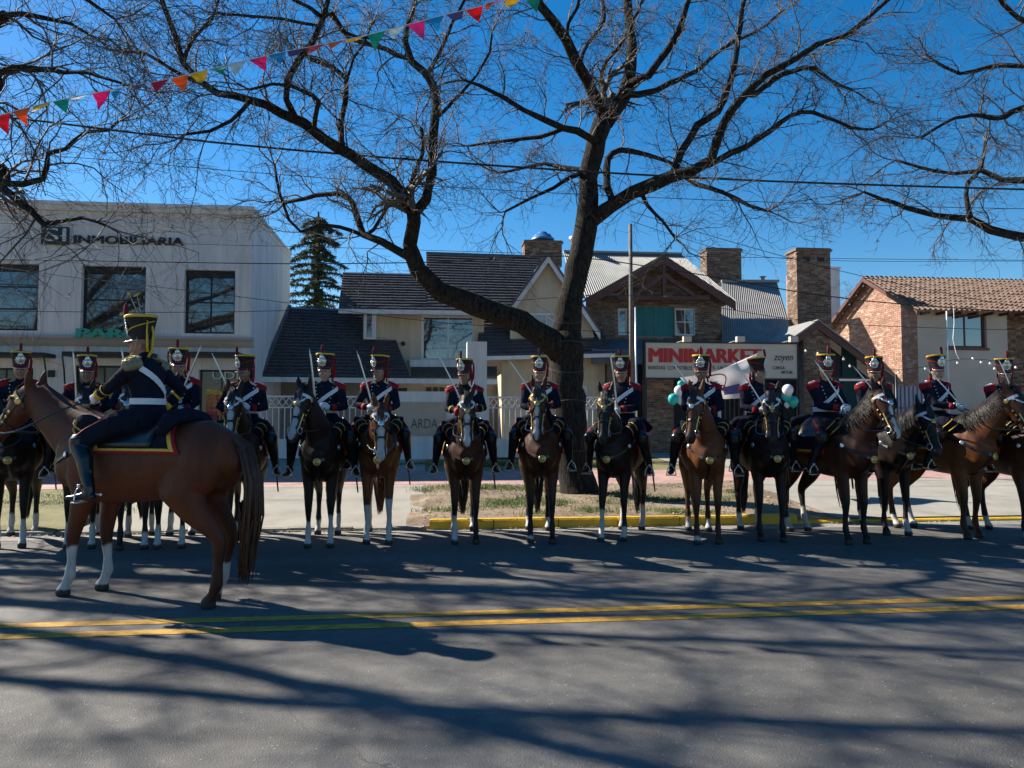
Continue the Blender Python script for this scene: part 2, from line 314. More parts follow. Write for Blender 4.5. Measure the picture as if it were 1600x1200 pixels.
sheet('lawn_strip', -60, DL0, KY + .14, 16.3, lambda x, y: zg(y) - .06 * max(0, 1 - (y - 12.04)), m_lawn, 20, 8, skirt=True)
sheet('lawn_strip', DR1, 60, KY + .14, 16.3, lambda x, y: zg(y), m_lawn, 20, 4)
def drz(x, y): return .02 + (zg(16.3) - .02) * (y - KY) / (16.3 - KY)
sheet('driveway', DL0, DL1, KY, 16.3, drz, m_conc, 1, 4)
sheet('driveway', DR0, DR1, KY + .12, 16.3, lambda x, y: drz(x, y) + .05, m_conc, 1, 4)
sheet('brick_sidewalk', -60, 60, 16.3, 19.0, lambda x, y: zg(y), m_pav, 30, 1)
sheet('lawn_strip', DL1, DR0, 19.0, 22.4, lambda x, y: zg(y) - .01, m_lawn, 10, 1)
sheet('concrete_apron', -60, DL1, 19.0, 40, lambda x, y: zg(min(y, 23)), m_conc, 10, 6)
sheet('concrete_apron', DR0, 60, 19.0, 40, lambda x, y: zg(min(y, 23)), m_conc, 10, 6)
sheet('front_yard', DL1, DR0, 22.4, 40, lambda x, y: zg(23), m_conc, 6, 6)
# kerb: separate stones
kerb = thing('kerb', ((DL1 + 5) / 2, KY, 0), 'yellow painted concrete kerb of separate stones along the soil verge', 'kerb')
x = DL1 + .12; ox = kerb.location.x
while x < 4.4:
    L_ = 1.0 + rr.uniform(-.04, .04); h = .15 + rr.uniform(-.006, .006); j = rr.uniform(-.01, .01); b = MB()
    b.prism([(x - ox, j, -.03), (x - ox, j + .02, h - .03), (x - ox, j + .05, h), (x - ox, j + .15, h), (x - ox, j + .15, -.03)], (L_ - .012, 0, 0)); b.build('kerb_stone', m_kyel, kerb); x += L_
kx = x
lk = thing('kerb', (9, KY, 0), 'low yellow dropped kerb in front of the right-hand driveway', 'kerb')
while x < 16:
    L_ = 1.0; h0 = max(.05, .15 - .1 * max(0, (x - kx)) / 1.); b = MB()
    b.prism([(x - 9, 0, -.03), (x - 9, .02, h0 - .02), (x - 9, .05, h0), (x - 9, .15, h0 + .01), (x - 9, .15, -.03)], (L_ - .012, 0, 0)); b.build('kerb_stone', m_kyel, lk); x += L_
bk = thing('kerb', (-5, KY, 0), 'broken grey kerb edge along the left driveway', 'kerb')
x = -16.
while x < DL1 + .05:
    L_ = .8 + rr.uniform(-.2, .3); h = rr.uniform(.035, .06); b = MB(); j = rr.uniform(-.03, .03)
    b.prism([(x + 5, j, -.03), (x + 5, j + .03, h), (x + 5, j + .16, h + .01), (x + 5, j + .16, -.03)], (min(L_ - .03, DL1 - x), rr.uniform(-.02, .02), 0)); b.build('kerb_stone', m_gut, bk); x += L_
# ground cover
def blades(spots, rng, hmin, hmax):
    L = []
    for (cx, cy, rx, ry, n) in spots:
        cl = [(cx + rng.gauss(0, .5) * rx, cy + rng.gauss(0, .5) * ry, rng.uniform(.08, .3)) for _ in range(max(3, n // 90))]
        for _ in range(n):
            kx_, ky_, kr = rng.choice(cl); x, y = kx_ + rng.gauss(0, kr), ky_ + rng.gauss(0, kr * .7)
            if y < KY + .16 or (y > 16.25 and y < 19.05): continue
            z = vz(x, y) if y < 16.3 else zg(y)
            h = rng.uniform(hmin, hmax); dx, dy = rng.uniform(-.6, .6) * h, rng.uniform(-.6, .6) * h
            L.append(([(x, y, z - .01), (x + dx * .35, y + dy * .35, z + h * .6), (x + dx, y + dy, z + h)], [.006, .005, .001]))
    return L
m_grass = M('grass_blade', (.10, .14, .03), .7, .4, 1.5)
gl = blades([(1.7, 13.7, .55, .5, 2200), (1.0, 15.6, 1.3, .4, 1300), (2.4, 15.3, .6, .4, 400), (4.6, 14.2, 1.6, .9, 1400), (.5, 13.2, .5, .3, 350), (3.2, 12.5, 2.6, .25, 900), (-7.6, 14.2, 1.6, 1.6, 5200), (-6.4, 13.8, .8, 1.4, 3200), (-9.5, 14, 1.6, 1.4, 2500), (1.5, 20.6, 3, .8, 2500), (13.4, 14.5, .8, 1.5, 900)], random.Random(3), .02, .085)
gv, gq = strands(gl); tag(obj('grass', fast_mesh('grass', gv, gq, m_grass)), 'patchy green grass tufts on the verge', 'grass', kind='stuff')
rl = random.Random(8); b = MB()
for _ in range(2600):
    x, y = (rl.uniform(-.1, 6.7), rl.uniform(12.1, 16.2)) if rl.random() < .75 else (rl.uniform(-9, 13), KY - abs(rl.gauss(0, .18)) + .05)
    z = (vz(x, y) if y > KY + .1 else .008) + .012; s = rl.uniform(.015, .04); a = rl.random() * 6.28; q = Matrix.Rotation(a, 3, 'Z') @ Matrix.Rotation(rl.uniform(-.6, .6), 3, 'X')
    c = V((x, y, z)); b.add([c + q @ V((-s, 0, 0)), c + q @ V((0, -s * .45, .004)), c + q @ V((s, 0, .01)), c + q @ V((0, s * .45, .004))], [(0, 1, 2, 3)])
tag(b.build('leaf_litter', M('dry_leaf', (.30, .22, .12), .8, .5, 2.)), 'dry fallen leaves scattered on the soil verge and gutter', 'leaves', kind='stuff')
def stuff_part(o): o['kind'] = 'stuff'; return o
def resample(L, step=.22, wob=.03, rng=random):
    P = []; 
    for i in range(len(L) - 1):
        (a, ra), (b_, rb) = L[i], L[i + 1]; pa = L[max(0, i - 1)][0]; pb = L[min(len(L) - 1, i + 2)][0]; k = max(1, int((b_ - a).length / step))
        for j in range(k):
            t = j / k; t2, t3 = t * t, t * t * t
            p = .5 * ((2 * a) + (b_ - pa) * t + (2 * pa - 5 * a + 4 * b_ - pb) * t2 + (3 * a - pa - 3 * b_ + pb) * t3); r = ra + (rb - ra) * t
            w = min(wob, r * .35); P.append((p + V((rng.uniform(-w, w), rng.uniform(-w, w), rng.uniform(-w, w))), r * rng.uniform(.94, 1.07)))
    P.append(L[-1]); return P
def embolden(o, n, dx):
    """heavier letter strokes: the outline repeated sideways, each copy a hair further forward"""
    v0, f0 = [v.co.copy() for v in o.data.vertices], [tuple(p.vertices) for p in o.data.polygons]; b = MB(); m = o.data.materials[0]
    for k in range(n): b.add([c + V((dx * k, 0, .0022 * k)) for c in v0], f0)
    o.data = b.mesh('lettering', m); return o

# ------------------------------------------------------------------ building helpers
def wall_open(b, x0, x1, z0, z1, y, ops, m=0, depth=.16, mr=None):
    mr = m if mr is None else mr
    xs = sorted({x0, x1, *[min(max(v, x0), x1) for o in ops for v in o[:2]]}); zs = sorted({z0, z1, *[min(max(v, z0), z1) for o in ops for v in o[2:4]]})
    for i in range(len(xs) - 1):
        for j in range(len(zs) - 1):
            cx, cz = (xs[i] + xs[i + 1]) / 2, (zs[j] + zs[j + 1]) / 2
            if not any(o[0] < cx < o[1] and o[2] < cz < o[3] for o in ops): b.quad((xs[i], y, zs[j]), (xs[i + 1], y, zs[j]), (xs[i + 1], y, zs[j + 1]), (xs[i], y, zs[j + 1]), m)
    for (a, c, d, e) in [o[:4] for o in ops]:
        yb = y + depth
        b.quad((a, y, d), (a, y, e), (a, yb, e), (a, yb, d), mr); b.quad((c, y, e), (c, y, d), (c, yb, d), (c, yb, e), mr)
        b.quad((a, y, e), (c, y, e), (c, yb, e), (a, yb, e), mr); b.quad((c, y, d), (a, y, d), (a, yb, d), (c, yb, d), mr)
def window(parent, x0, x1, z0, z1, y, nx, nz, fmat, gmat, fw=.06, rel=(0, 0, 0), name='window'):
    rx, ry, rz = rel; x0 -= rx; x1 -= rx; y -= ry; z0 -= rz; z1 -= rz
    b = MB(); b.box(x0, x1, y, y + .05, z0, z0 + fw); b.box(x0, x1, y, y + .05, z1 - fw, z1); b.box(x0, x0 + fw, y, y + .05, z0 + fw, z1 - fw); b.box(x1 - fw, x1, y, y + .05, z0 + fw, z1 - fw)
    f = b.build(name, fmat, parent)
    for i in range(1, nx): c = x0 + (x1 - x0) * i / nx; q = MB(); q.box(c - fw * .3, c + fw * .3, y + .005, y + .04, z0 + fw, z1 - fw); q.build('glazing_bar', fmat, f)
    for i in range(1, nz): c = z0 + (z1 - z0) * i / nz; q = MB(); q.box(x0 + fw, x1 - fw, y + .008, y + .037, c - fw * .3, c + fw * .3); q.build('glazing_bar', fmat, f)
    q = MB(); q.quad((x0 + fw * .5, y + .03, z0 + fw * .5), (x1 - fw * .5, y + .03, z0 + fw * .5), (x1 - fw * .5, y + .03, z1 - fw * .5), (x0 + fw * .5, y + .03, z1 - fw * .5)); q.build('pane', gmat, f)
    return f
def course_roof(bl, br, tl, tr, rows, h=.055):
    bl, br, tl, tr = map(V, (bl, br, tl, tr)); n = (br - bl).cross(tl - bl).normalized(); b = MB()
    for i in range(rows):
        a0, a1 = i / rows, (i + 1) / rows; p, q = bl.lerp(tl, a0), br.lerp(tr, a0); s, t = bl.lerp(tl, a1), br.lerp(tr, a1)
        cols = max(1, int((q - p).length / .33)); sh = .5 * (i % 2) / cols
        ks = [0] + [min(1, (k + .5 * (i % 2)) / cols) for k in range(1 if i % 2 == 0 else 0, cols + 1)]
        ks = sorted(set(ks + [1.0]))
        for k in range(len(ks) - 1):
            e = rr.uniform(0, .012); g = .004 / max(.01, (q - p).length)
            A, B = p.lerp(q, ks[k] + g), p.lerp(q, ks[k + 1] - g); C, D = s.lerp(t, ks[k + 1] - g), s.lerp(t, ks[k] + g); o = n * (h + e)
            b.quad(A + o, B + o, C + n * .004, D + n * .004); b.quad(A - n * .01, B - n * .01, B + o, A + o)
    b.quad(bl - n * .015, br - n * .015, tr - n * .015, tl - n * .015); return b
def corr_roof(bl, br, tl, tr, pitch=.09, amp=.018):
    bl, br, tl, tr = map(V, (bl, br, tl, tr)); n = (br - bl).cross(tl - bl).normalized(); b = MB(); W = max((br - bl).length, (tr - tl).length); N = int(W / pitch * 6); vs = []
    for i in range(N + 1): o = n * (amp * math.sin(i / 6 * 2 * math.pi)); vs += [bl.lerp(br, i / N) + o, tl.lerp(tr, i / N) + o]
    b.add(vs, [(2 * i, 2 * i + 2, 2 * i + 3, 2 * i + 1) for i in range(N)]); return b
def barrel_roof(bl, br, tl, tr, pitch=.2, rows=12):
    bl, br, tl, tr = map(V, (bl, br, tl, tr)); n = (br - bl).cross(tl - bl).normalized(); b = MB(); N = int((br - bl).length / pitch) * 8
    for r in range(rows):
        vs = []; lift = rr.uniform(0, .01)
        for i in range(N + 1):
            w = i / 8 * 2 * math.pi; o = n * (.045 * max(math.sin(w), -.5) + .02 * ((i // 8 * 7919 + r * 104729) % 17) / 17)
            vs += [bl.lerp(tl, r / rows).lerp(br.lerp(tr, r / rows), i / N) + o + n * (.045 + lift), bl.lerp(tl, (r + 1.12) / rows).lerp(br.lerp(tr, (r + 1.12) / rows), i / N) + o]
        b.add(vs, [(2 * i, 2 * i + 2, 2 * i + 3, 2 * i + 1) for i in range(N)])
    return b
def bricks(o, u, v, W, H, poly=None, bw=.23, bh=.065, gap=.012, out=.008, seed=1):
    """proud bricks on the plane o + s*u + t*v (u x v points outwards); poly is a test in (s, t)"""
    o, u, v = V(o), V(u).normalized(), V(v).normalized(); n = u.cross(v); b = MB(); rg = random.Random(seed); r = 0; t = 0
    while t + bh <= H + 1e-6:
        s = -(r % 2) * (bw + gap) / 2
        while s < W:
            a, c = max(0, s), min(W, s + bw)
            if c - a > .03 and (poly is None or poly((a + c) / 2, t + bh / 2)):
                k = out + rg.uniform(-.003, .004); P = lambda x, y, z: o + u * x + v * y + n * z
                f = [P(a, t, 0), P(c, t, 0), P(c, t + bh, 0), P(a, t + bh, 0), P(a, t, k), P(c, t, k), P(c, t + bh, k), P(a, t + bh, k)]
                b.add(f, [(4, 5, 6, 7), (0, 1, 5, 4), (1, 2, 6, 5), (2, 3, 7, 6), (3, 0, 4, 7)], rg.choice((0, 0, 0, 1, 1, 2)))
            s += bw + gap
        t += bh + gap; r += 1
    return b
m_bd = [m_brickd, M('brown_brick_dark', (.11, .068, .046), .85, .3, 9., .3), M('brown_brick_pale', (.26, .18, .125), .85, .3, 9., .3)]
m_br = [m_brickr, M('red_brick_dark', (.28, .15, .10), .85, .25, 8., .3), M('red_brick_pale', (.44, .29, .21), .85, .25, 8., .3)]

# ------------------------------------------------------------------ A: white commercial building on the left
YA = 23.3; xa0 = XY(-420, YA); pA = PY(395, 325, YA); xa1, zt = pA.x, pA.z; zb = .5
A = thing('office_building', (xa0, YA, 0), 'white two-storey commercial building with dark windows and estate agency lettering', 'building'); ra = (xa0, YA, 0)
def wr(px0, px1, py0, py1, Y): a, c = PY(px0, py1, Y), PY(px1, py0, Y); return (a.x, c.x, a.z, c.z)
opsA = [wr(-95, 62, 413, 515, YA), wr(126, 229, 417, 519, YA), wr(287, 368, 423, 521, YA)]
opsG = [wr(-95, 52, 575, 702, YA), wr(112, 290, 572, 702, YA), wr(308, 378, 578, 702, YA)]
b = MB(); wall_open(b, xa0, xa1, zb - .3, zt - .25, YA, opsA + opsG, 0, .22)
yb = YA + 6.2
b.quad((xa1, YA, zb - .3), (xa1, yb, zb - .3), (xa1, yb, zt - .25), (xa1, YA, zt - .25)); b.quad((xa0, YA, zt - .25), (xa1, YA, zt - .25), (xa1, yb, zt - .25), (xa0, yb, zt - .25))
b.quad((xa1, yb, zb - .3), (xa0, yb, zb - .3), (xa0, yb, zt - .25), (xa1, yb, zt - .25))
for v in range(len(b.v)): x, y, z = b.v[v]; b.v[v] = (x - xa0, y - YA, z)
b.build('wall', m_white, A)
w_ = xa1 - xa0
b = MB(); b.box(0, w_ + .02, -.14, 6.2, zt - .25, zt - .1); b.box(0, w_ + .06, -.2, 6.2, zt - .1, zt); b.build('parapet_cornice', m_white, A)
for py in (347, 357):
    z = PY(395, py, YA).z; q = MB(); q.box(0, w_ + .012, -.035, .0, z - .03, z + .03); q.build('moulding', m_white, A)
z = PY(395, 533, YA).z; b = MB(); b.prism([(0, 0, z + .1), (0, -.16, z + .1), (0, -.2, z + .03), (0, -.12, z - .05), (0, -.05, z - .2), (0, 0, z - .2)], (w_ + .1, 0, 0)); b.build('string_course', M('warm_plaster', (.40, .36, .31), .8, .06, 2.), A)
for i, o in enumerate(opsA):
    b = MB(); t = .13                                     # plain raised surround
    for (x0, x1, z0, z1) in ((o[0] - t, o[1] + t, o[3], o[3] + t), (o[0] - t, o[1] + t, o[2] - t, o[2]), (o[0] - t, o[0], o[2], o[3]), (o[1], o[1] + t, o[2], o[3])): b.box(x0 - xa0, x1 - xa0, -.03, 0, z0, z1)
    b.build('window_surround', m_white, A)
    f = window(A, *o, YA + .14, 2 if i != 1 else 1, 3 if i == 0 else 2, m_black, m_glass, .07, ra)
    q = MB(); q.box(o[0] - xa0 + .03, o[1] - xa0 - .03, .11, .13, o[3] - .2, o[3] - .01); q.build('roller_blind_box', m_black, f)
for i, o in enumerate(opsG):
    window(A, *o, YA + .16, (3, 4, 2)[i], 1, m_black, m_glass2, .05, ra, 'shop_window')
for (p0, p1) in ((-120, 68), (97, 232), (262, 372)):
    a, c = PY(p0, 549, YA - .7), PY(p1, 557, YA - .7); q = MB(); q.box(a.x - xa0, c.x - xa0, -.72, -.0, c.z, a.z); w = q.build('awning', m_black, A)
    for xx in (a.x, c.x):
        q = MB(); q.tube([(xx - xa0, -.68, c.z), (xx - xa0 + .03, -.62, c.z - .4), (xx - xa0 - .02, -.45, c.z - .75), (xx - xa0 + .03, -.1, c.z - 1.15), (xx - xa0 + .03, 0, c.z - 1.3)], .025, 6); q.build('bracket', m_black, w)
# lettering
a, c = PY(66, 382, YA), PY(109, 356, YA); q = MB(); q.box(a.x - xa0, c.x - xa0, -.09, 0, a.z, c.z); sg = q.build('sign_plate', M('sign_slate', (.02, .035, .04), .4, .1, 5.), A)
text('SI', .56, m_trimw, sg, (a.x - xa0 + .1, -.095, a.z + .09), width=(c.x - a.x) * .8)
a, c = PY(116, 380, YA), PY(287, 362, YA); embolden(text('INMOBILIARIA', .34, m_black, A, (a.x - xa0, -.03, a.z), width=c.x - a.x, ext=.02), 2, .022)
a, c = PY(124, 528, YA), PY(232, 514, YA); embolden(text('PARCI', .40, m_green, A, (a.x - xa0, -.22, a.z - .02), width=c.x - a.x, ext=.04), 4, .028)
a = PY(330, 592, YA); text('UDI', .32, m_trimw, A, (a.x - xa0, .13, a.z), width=.75, ext=.003)
for (px, py, w, h, cc) in ((333, 632, 26, 34, (.42, .13, .05)), (333, 612, 26, 8, (.5, .33, .07)), (330, 650, 16, 16, (.30, .03, .03))):
    a, c = PY(px - w / 2, py + h / 2, YA), PY(px + w / 2, py - h / 2, YA); q = MB(); q.box(a.x - xa0, c.x - xa0, .120 - .004 * (w < 20) - .003 * (h < 10), .128, a.z, c.z); q.build('poster', M('poster_%d' % py, cc, .6, .7, 9.), A)
q = MB(); p = PY(81, 584, YA); q.box(p.x - xa0 - .09, p.x - xa0 + .09, -.06, 0, p.z - .1, p.z + .1); q.build('wall_box', m_black, A)
# gold disc lamp hanging in front of the middle window
gl_ = PY(212, 500, YA - .35); lamp = thing('disc_lamp', gl_, 'wall lamp of small gold discs on thin stems by the middle window', 'lamp')
q = MB(); cpt = V((.1, .3, -.1)); q.ell(cpt, (.04, .04, .04))
for (px, py, rx_, tl) in ((214, 460, .12, 35), (190, 490, .08, 60), (205, 488, .13, 38), (198, 510, .11, 62), (201, 458, .08, 85)):
    e = PY(px, py, YA - .35) - gl_; q.tube([cpt, e], .008, 5); d = MB(); d.ell((0, 0, 0), (rx_, .02, .045), nu=12); o = d.build('disc', m_gold, lamp, True); o.location = e; o.rotation_euler = (0, R(-tl), 0)
q.build('stem', m_steel, lamp)

# ------------------------------------------------------------------ B: cream house with dark tiled roofs
B = thing('cream_house', (0, 0, 0), 'cream house with dark tiled roofs, a steep gable and an upstairs sliding window', 'house')
cream_w = MB()
# low left roof
bl, br = PY(408, 588, 25), PY(642, 590, 25); tl, tr = PY(453, 480, 28), PY(600, 486, 28)
course_roof(bl, br, tl, tr, 22).build('lower_roof', m_rooft, B)
q = MB(); q.bar(bl + V((0, -.03, -.1)), PY(777, 592, 25) + V((0, -.03, -.1)), .05, .16); q.build('fascia', m_trimw, B)
q = MB(); q.bar(bl + V((0, .0, .05)), tl + V((0, 0, .05)), .12, .1); q.build('verge_board', m_slate, B)
# porch roof strip
course_roof(PY(642, 590, 25), PY(777, 590, 25), PY(642, 573, 26.5), PY(777, 573, 26.5), 8).build('porch_roof', m_rooft, B)
# upper block wall with sliding window
Yu = 26.6; o1 = wr(658, 742, 493, 563, Yu); o2 = wr(571, 583, 490, 525, Yu)
b = MB(); wall_open(b, XY(566, Yu), XY(756, Yu), 3.0, PY(600, 480, Yu).z, Yu, [o1], 0, .2); b.build('upper_wall', m_cream, B)
f = window(B, *o1, Yu + .08, 2, 1, m_trimw, m_glass, .09)
q = MB(); p = PY(709, 530, Yu + .06); ring = [(p.x + .12 * math.cos(w * .524), p.y, p.z + .12 * math.sin(w * .524)) for w in range(13)]; q.tube(ring, .018, 6, cap=False); q.build('wreath', m_trimw, f)
q = MB(); a, c = PY(640, 573, Yu - .35), PY(748, 563, Yu - .35); q.box(a.x, c.x, Yu - .35, Yu - .003, a.z, c.z); q.build('window_sill', m_trimw, B)
q = MB(); a, c = PY(568, 530, Yu - .25), PY(588, 487, Yu - .25); q.box(a.x, c.x, Yu - .25, Yu - .003, a.z, c.z); bay = q.build('bay_window', m_trimw, B)
q = MB(); a, c = PY(573, 527, Yu - .254), PY(581, 491, Yu - .254); q.box(a.x, c.x, Yu - .256, Yu - .252, a.z, c.z); q.build('pane', m_glass, bay)
q = MB(); p = PY(630, 537, Yu); q.tube([(p.x, Yu - .06, p.z), (p.x, Yu, p.z)], .08, 12); q.build('wall_vent', m_black, B)
# upper roof: one slope, ridge steps up on the right
el, er = PY(529, 482, 26.1), PY(800, 486, 26.1); rl_ = PY(536, 425, 28.6); n_ = (er - el).cross(rl_ - el).normalized()
course_roof(el, PY(666, 484, 26.1), rl_, PPL(666, 428, el, n_), 14).build('upper_roof', m_rooft, B)
course_roof(PY(666, 484, 26.1), er, PPL(666, 396, el, n_), PPL(846, 402, el, n_), 21).build('upper_roof', m_rooft, B)
q = MB(); q.bar(el + V((0, -.02, -.09)), er + V((0, -.02, -.09)), .05, .15); q.build('fascia', m_trimw, B)
q = MB(); a_, c_ = PPL(666, 396, el, n_), PPL(846, 402, el, n_); q.bar(a_, c_, .2, .1); q.build('ridge_cap', m_rooft, B)
q = MB(); q.prism([PPL(666, 428, el, n_), PPL(666, 396, el, n_), PPL(666, 396, el, n_) - V((0, 0, 1.4))], (.03, 0, 0)); q.build('verge_board', m_slate, B)
# right lower roof and gable
course_roof(PY(744, 557, 25.3), PY(961, 552, 25.3), PY(750, 494, 27.6), PY(925, 494, 27.6), 12).build('lower_roof', m_rooft, B)
q = MB(); q.bar(PY(744, 560, 25.27), PY(961, 555, 25.27), .05, .13); q.build('fascia', m_trimw, B)
Yg = 26.2; ap, gl0, gr0 = PY(857, 405, Yg), PY(797, 492, Yg), PY(924, 506, Yg); b = MB()
b.add([PY(797, 535, Yg), PY(930, 535, Yg), gr0, ap, gl0], [(0, 1, 2, 3, 4)]); b.build('gable_wall', m_cream, B)
gw = wr(816, 872, 490, 526, Yg); window(B, *gw, Yg - .06, 3, 1, m_trimw, M('net_curtain_glass', (.35, .36, .37), .15, .2, 4.), .07)
for s, (e0, e1) in enumerate(((PY(857, 399, Yg - .3), PY(789, 494, Yg - .3)), (PY(857, 399, Yg - .3), PY(938, 520, Yg - .3)))):
    q = MB(); q.bar(e0 + V((0, 0, -.13)), e1 + V((0, 0, -.13)), .06, .2, up=(0, 1, 0)) if 0 else q.prism([e0, e1, e1 - V((0, 0, .24)), e0 - V((0, 0, .24))], (0, .06, 0)); q.build('bargeboard', m_trimw, B)
    back = V((0, 2.8, 0)); q = course_roof(e1 + V((0, -.04, .03)), e1 + back, e0 + V((0, -.04, .03)), e0 + back, 16) if s else course_roof(e1 + back, e1 + V((0, -.04, .03)), e0 + back, e0 + V((0, -.04, .03)), 16); q.build('gable_roof', m_rooft, B)
    q = MB(); q.prism([e0 + V((0, -.03, .12)), e1 + V((0, -.03, .12)), e1 + V((0, -.03, 0)), e0 + V((0, -.03, 0))], (0, .2, 0)); q.build('verge_tiles', m_rooft, B)
# ground floor
b = MB(); od = wr(893, 919, 602, 700, 26.0); wall_open(b, XY(784, 26), XY(947, 26), .4, PY(850, 552, 26).z, 26.0, [od], 0, .15); b.quad((XY(947, 26), 26, .4), (XY(947, 26), 31, .4), (XY(947, 26), 31, 3.3), (XY(947, 26), 26, 3.3)); b.quad((XY(784, 26), 30, .4), (XY(784, 26), 26, .4), (XY(784, 26), 26, 3.3), (XY(784, 26), 30, 3.3)); b.build('ground_wall', m_cream, B)
q = MB(); q.box(od[0], od[1], 26.05, 26.09, od[2], od[3]); dr = q.build('door', m_trimw, B); q = MB(); q.box(od[0] + .12, od[1] - .12, 26.03, 26.045, od[2] + .9, od[3] - .15); q.build('pane', m_glass2, dr)
b = MB(); b.quad((XY(400, 28), 28, .4), (XY(790, 28), 28, .4), (XY(790, 28), 28, 3.6), (XY(400, 28), 28, 3.6)); b.quad((XY(560, 31), 31, .4), (XY(960, 31), 31, .4), (XY(960, 31), 31, 4.6), (XY(560, 31), 31, 4.6)); b.build('porch_wall', M('grey_plaster', (.30, .28, .26), .85, .1, 2.), B)
for (p0, p1, q0, q1) in ((666, 674, 605, 620), (677, 684, 605, 620), (687, 694, 605, 620)):
    o = wr(p0, p1, q0, q1, 27.95); q = MB(); q.box(o[0], o[1], 27.93, 27.99, o[2], o[3]); q.build('slot_window', m_black, B)
o = wr(622, 636, 606, 614, 27.9); q = MB(); q.box(o[0], o[1], 27.9, 27.99, o[2], o[3]); q.build('number_plate', m_black, B)
q = MB(); c0 = PY(600, 640, 25.2); q.box(c0.x - .12, c0.x + .12, 25.2, 25.45, .4, 3.1); q.build('porch_post', m_trimw, B)

# white fence, gate panel and pylon
YF = 22.3; zf = zg(YF)
def fence(p0, p1, label):
    x0, x1 = XY(p0, YF), XY(p1, YF); F = thing('fence', (x0, YF, zf), label, 'fence', 'white metal fences'); W = x1 - x0; zt_ = PY(600, 620, YF).z - zf; z2 = PY(600, 637, YF).z - zf; z3 = PY(600, 687, YF).z - zf
    for (za, hh) in ((zt_, .045), (z2, .035), (z3, .05)): q = MB(); q.box(0, W, -.03, .03, za - hh / 2, za + hh / 2); q.build('rail', m_trimw, F)
    nx = int(W / .16); pm = MB(); pm.box(-.014, .014, -.014, .014, z3 + .025, z2 - .018); pme = pm.mesh('picket', m_trimw)
    for i in range(1, nx): obj('picket', pme, F, (W * i / nx, 0, 0))
    nd = int(W / .36); dm = MB(); w = W / nd; dm.bar((0, 0, z2 + .018), (w / 2, 0, zt_ - .023), .022, .022); dm.bar((w / 2, 0, zt_ - .023), (w, 0, z2 + .018), .022, .022)
    dm.bar((0, .002, zt_ - .023), (w / 2, .002, z2 + .018), .02, .02); dm.bar((w / 2, .002, z2 + .018), (w, .002, zt_ - .023), .02, .02); dme = dm.mesh('lattice', m_trimw)
    for i in range(nd): obj('lattice', dme, F, (w * i, 0, 0))
    q = MB(); q.box(0, W, -.015, .015, .05, z3 - .025); q.build('base_panel', m_trimw, F)
    for i in range(int(W / 1.2) + 1):
        a = min(W - 1.1, i * 1.2)
        for s in (0, 1): q = MB(); q.bar((a, -.02, .08 if s else z3 - .05), (a + 1.1, -.02, z3 - .05 if s else .08), .012, .012); q.build('cross_brace', m_trimw, F)
    for xx in (0, W): q = MB(); q.box(xx - .04, xx + .04, -.04, .04, 0, zt_ + .03); q.build('post', m_trimw, F)
fence(398, 610, 'white metal fence left of the beige name plate')
fence(762, 952, 'white metal fence right of the tall white pylon')
o = wr(611, 729, 612, 720, YF); G = thing('gate_wall', (o[0], YF, zf), 'white solid gate wall carrying a beige name plate', 'wall')
q = MB(); q.box(0, o[1] - o[0], -.06, .06, 0, o[3] - zf); q.build('panel', m_trimw, G)
o2 = wr(600, 697, 628, 681, YF - .1); q = MB(); q.box(o2[0] - o[0], o2[1] - o[0], -.1, -.062, o2[2] - zf, o2[3] - zf); pl = q.build('name_plate', M('beige_plate', (.45, .36, .27), .45, .1, 2.), G)
a, c = PY(642, 669, YF - .1), PY(684, 650, YF - .1); text('ARDA', .40, m_slate, pl, (a.x - o[0], -.104, a.z - zf), width=c.x - a.x, ext=.004)
q = MB(); p = PY(690, 668, YF - .1); q.ell((p.x - o[0], -.105, p.z - zf), (.06, .006, .03), rot=Matrix.Rotation(-.6, 3, 'Y')); q.build('leaf_mark', m_slate, pl)
o = wr(729, 760, 535, 722, YF - .2); q = MB(); q.box(o[0], o[1], YF - .42, YF + .1, zf, o[3]); t_ = q.build('pylon', m_trimw); tag(t_, 'tall plain white pylon standing at the fence line', 'pylon')

# ------------------------------------------------------------------ C: brick house with the minimarket
C = thing('brick_house', (0, 0, 0), 'brown brick house with corrugated roof and timber gable above the minimarket', 'house'); YC = 27.0
ow = [wr(966, 980, 482, 524, YC), wr(1055, 1087, 482, 524, YC), wr(991, 1053, 480, 525, YC)]
zc1 = PY(1000, 462, YC).z; b = MB(); wall_open(b, XY(916, YC), XY(1130, YC), .4, zc1, YC, ow, 0, .15); b.add([(XY(925, YC), YC, zc1), (XY(1130, YC), YC, zc1), PY(1037, 408, YC)], [(0, 1, 2)])
b.quad((XY(1130, YC), YC, .4), (XY(1130, YC), 31, .4), (XY(1130, YC), 31, zc1), (XY(1130, YC), YC, zc1)); b.build('wall', m_mort, C)
x0c, x1c, z0c = XY(916, YC), XY(1130, YC), PY(1000, 530, YC).z; apx = PY(1037, 408, YC)
def inC(s, t):
    x, z = x0c + s, z0c + t
    if any(o[0] - .02 < x < o[1] + .02 and o[2] - .02 < z < o[3] + .02 for o in ow): return False
    if z > zc1: k = (apx.z - z) / (apx.z - zc1); return apx.x - k * (apx.x - x0c - .2) < x < apx.x + k * (x1c - apx.x)
    return True
stuff_part(bricks((x0c, YC, z0c), (1, 0, 0), (0, 0, 1), x1c - x0c, apx.z - z0c, inC).build('brickwork', m_bd, C))
window(C, *ow[0], YC + .05, 1, 2, m_trimw, m_glass, .06); window(C, *ow[1], YC + .05, 2, 2, m_trimw, m_glass, .06)
q = MB(); o = ow[2]
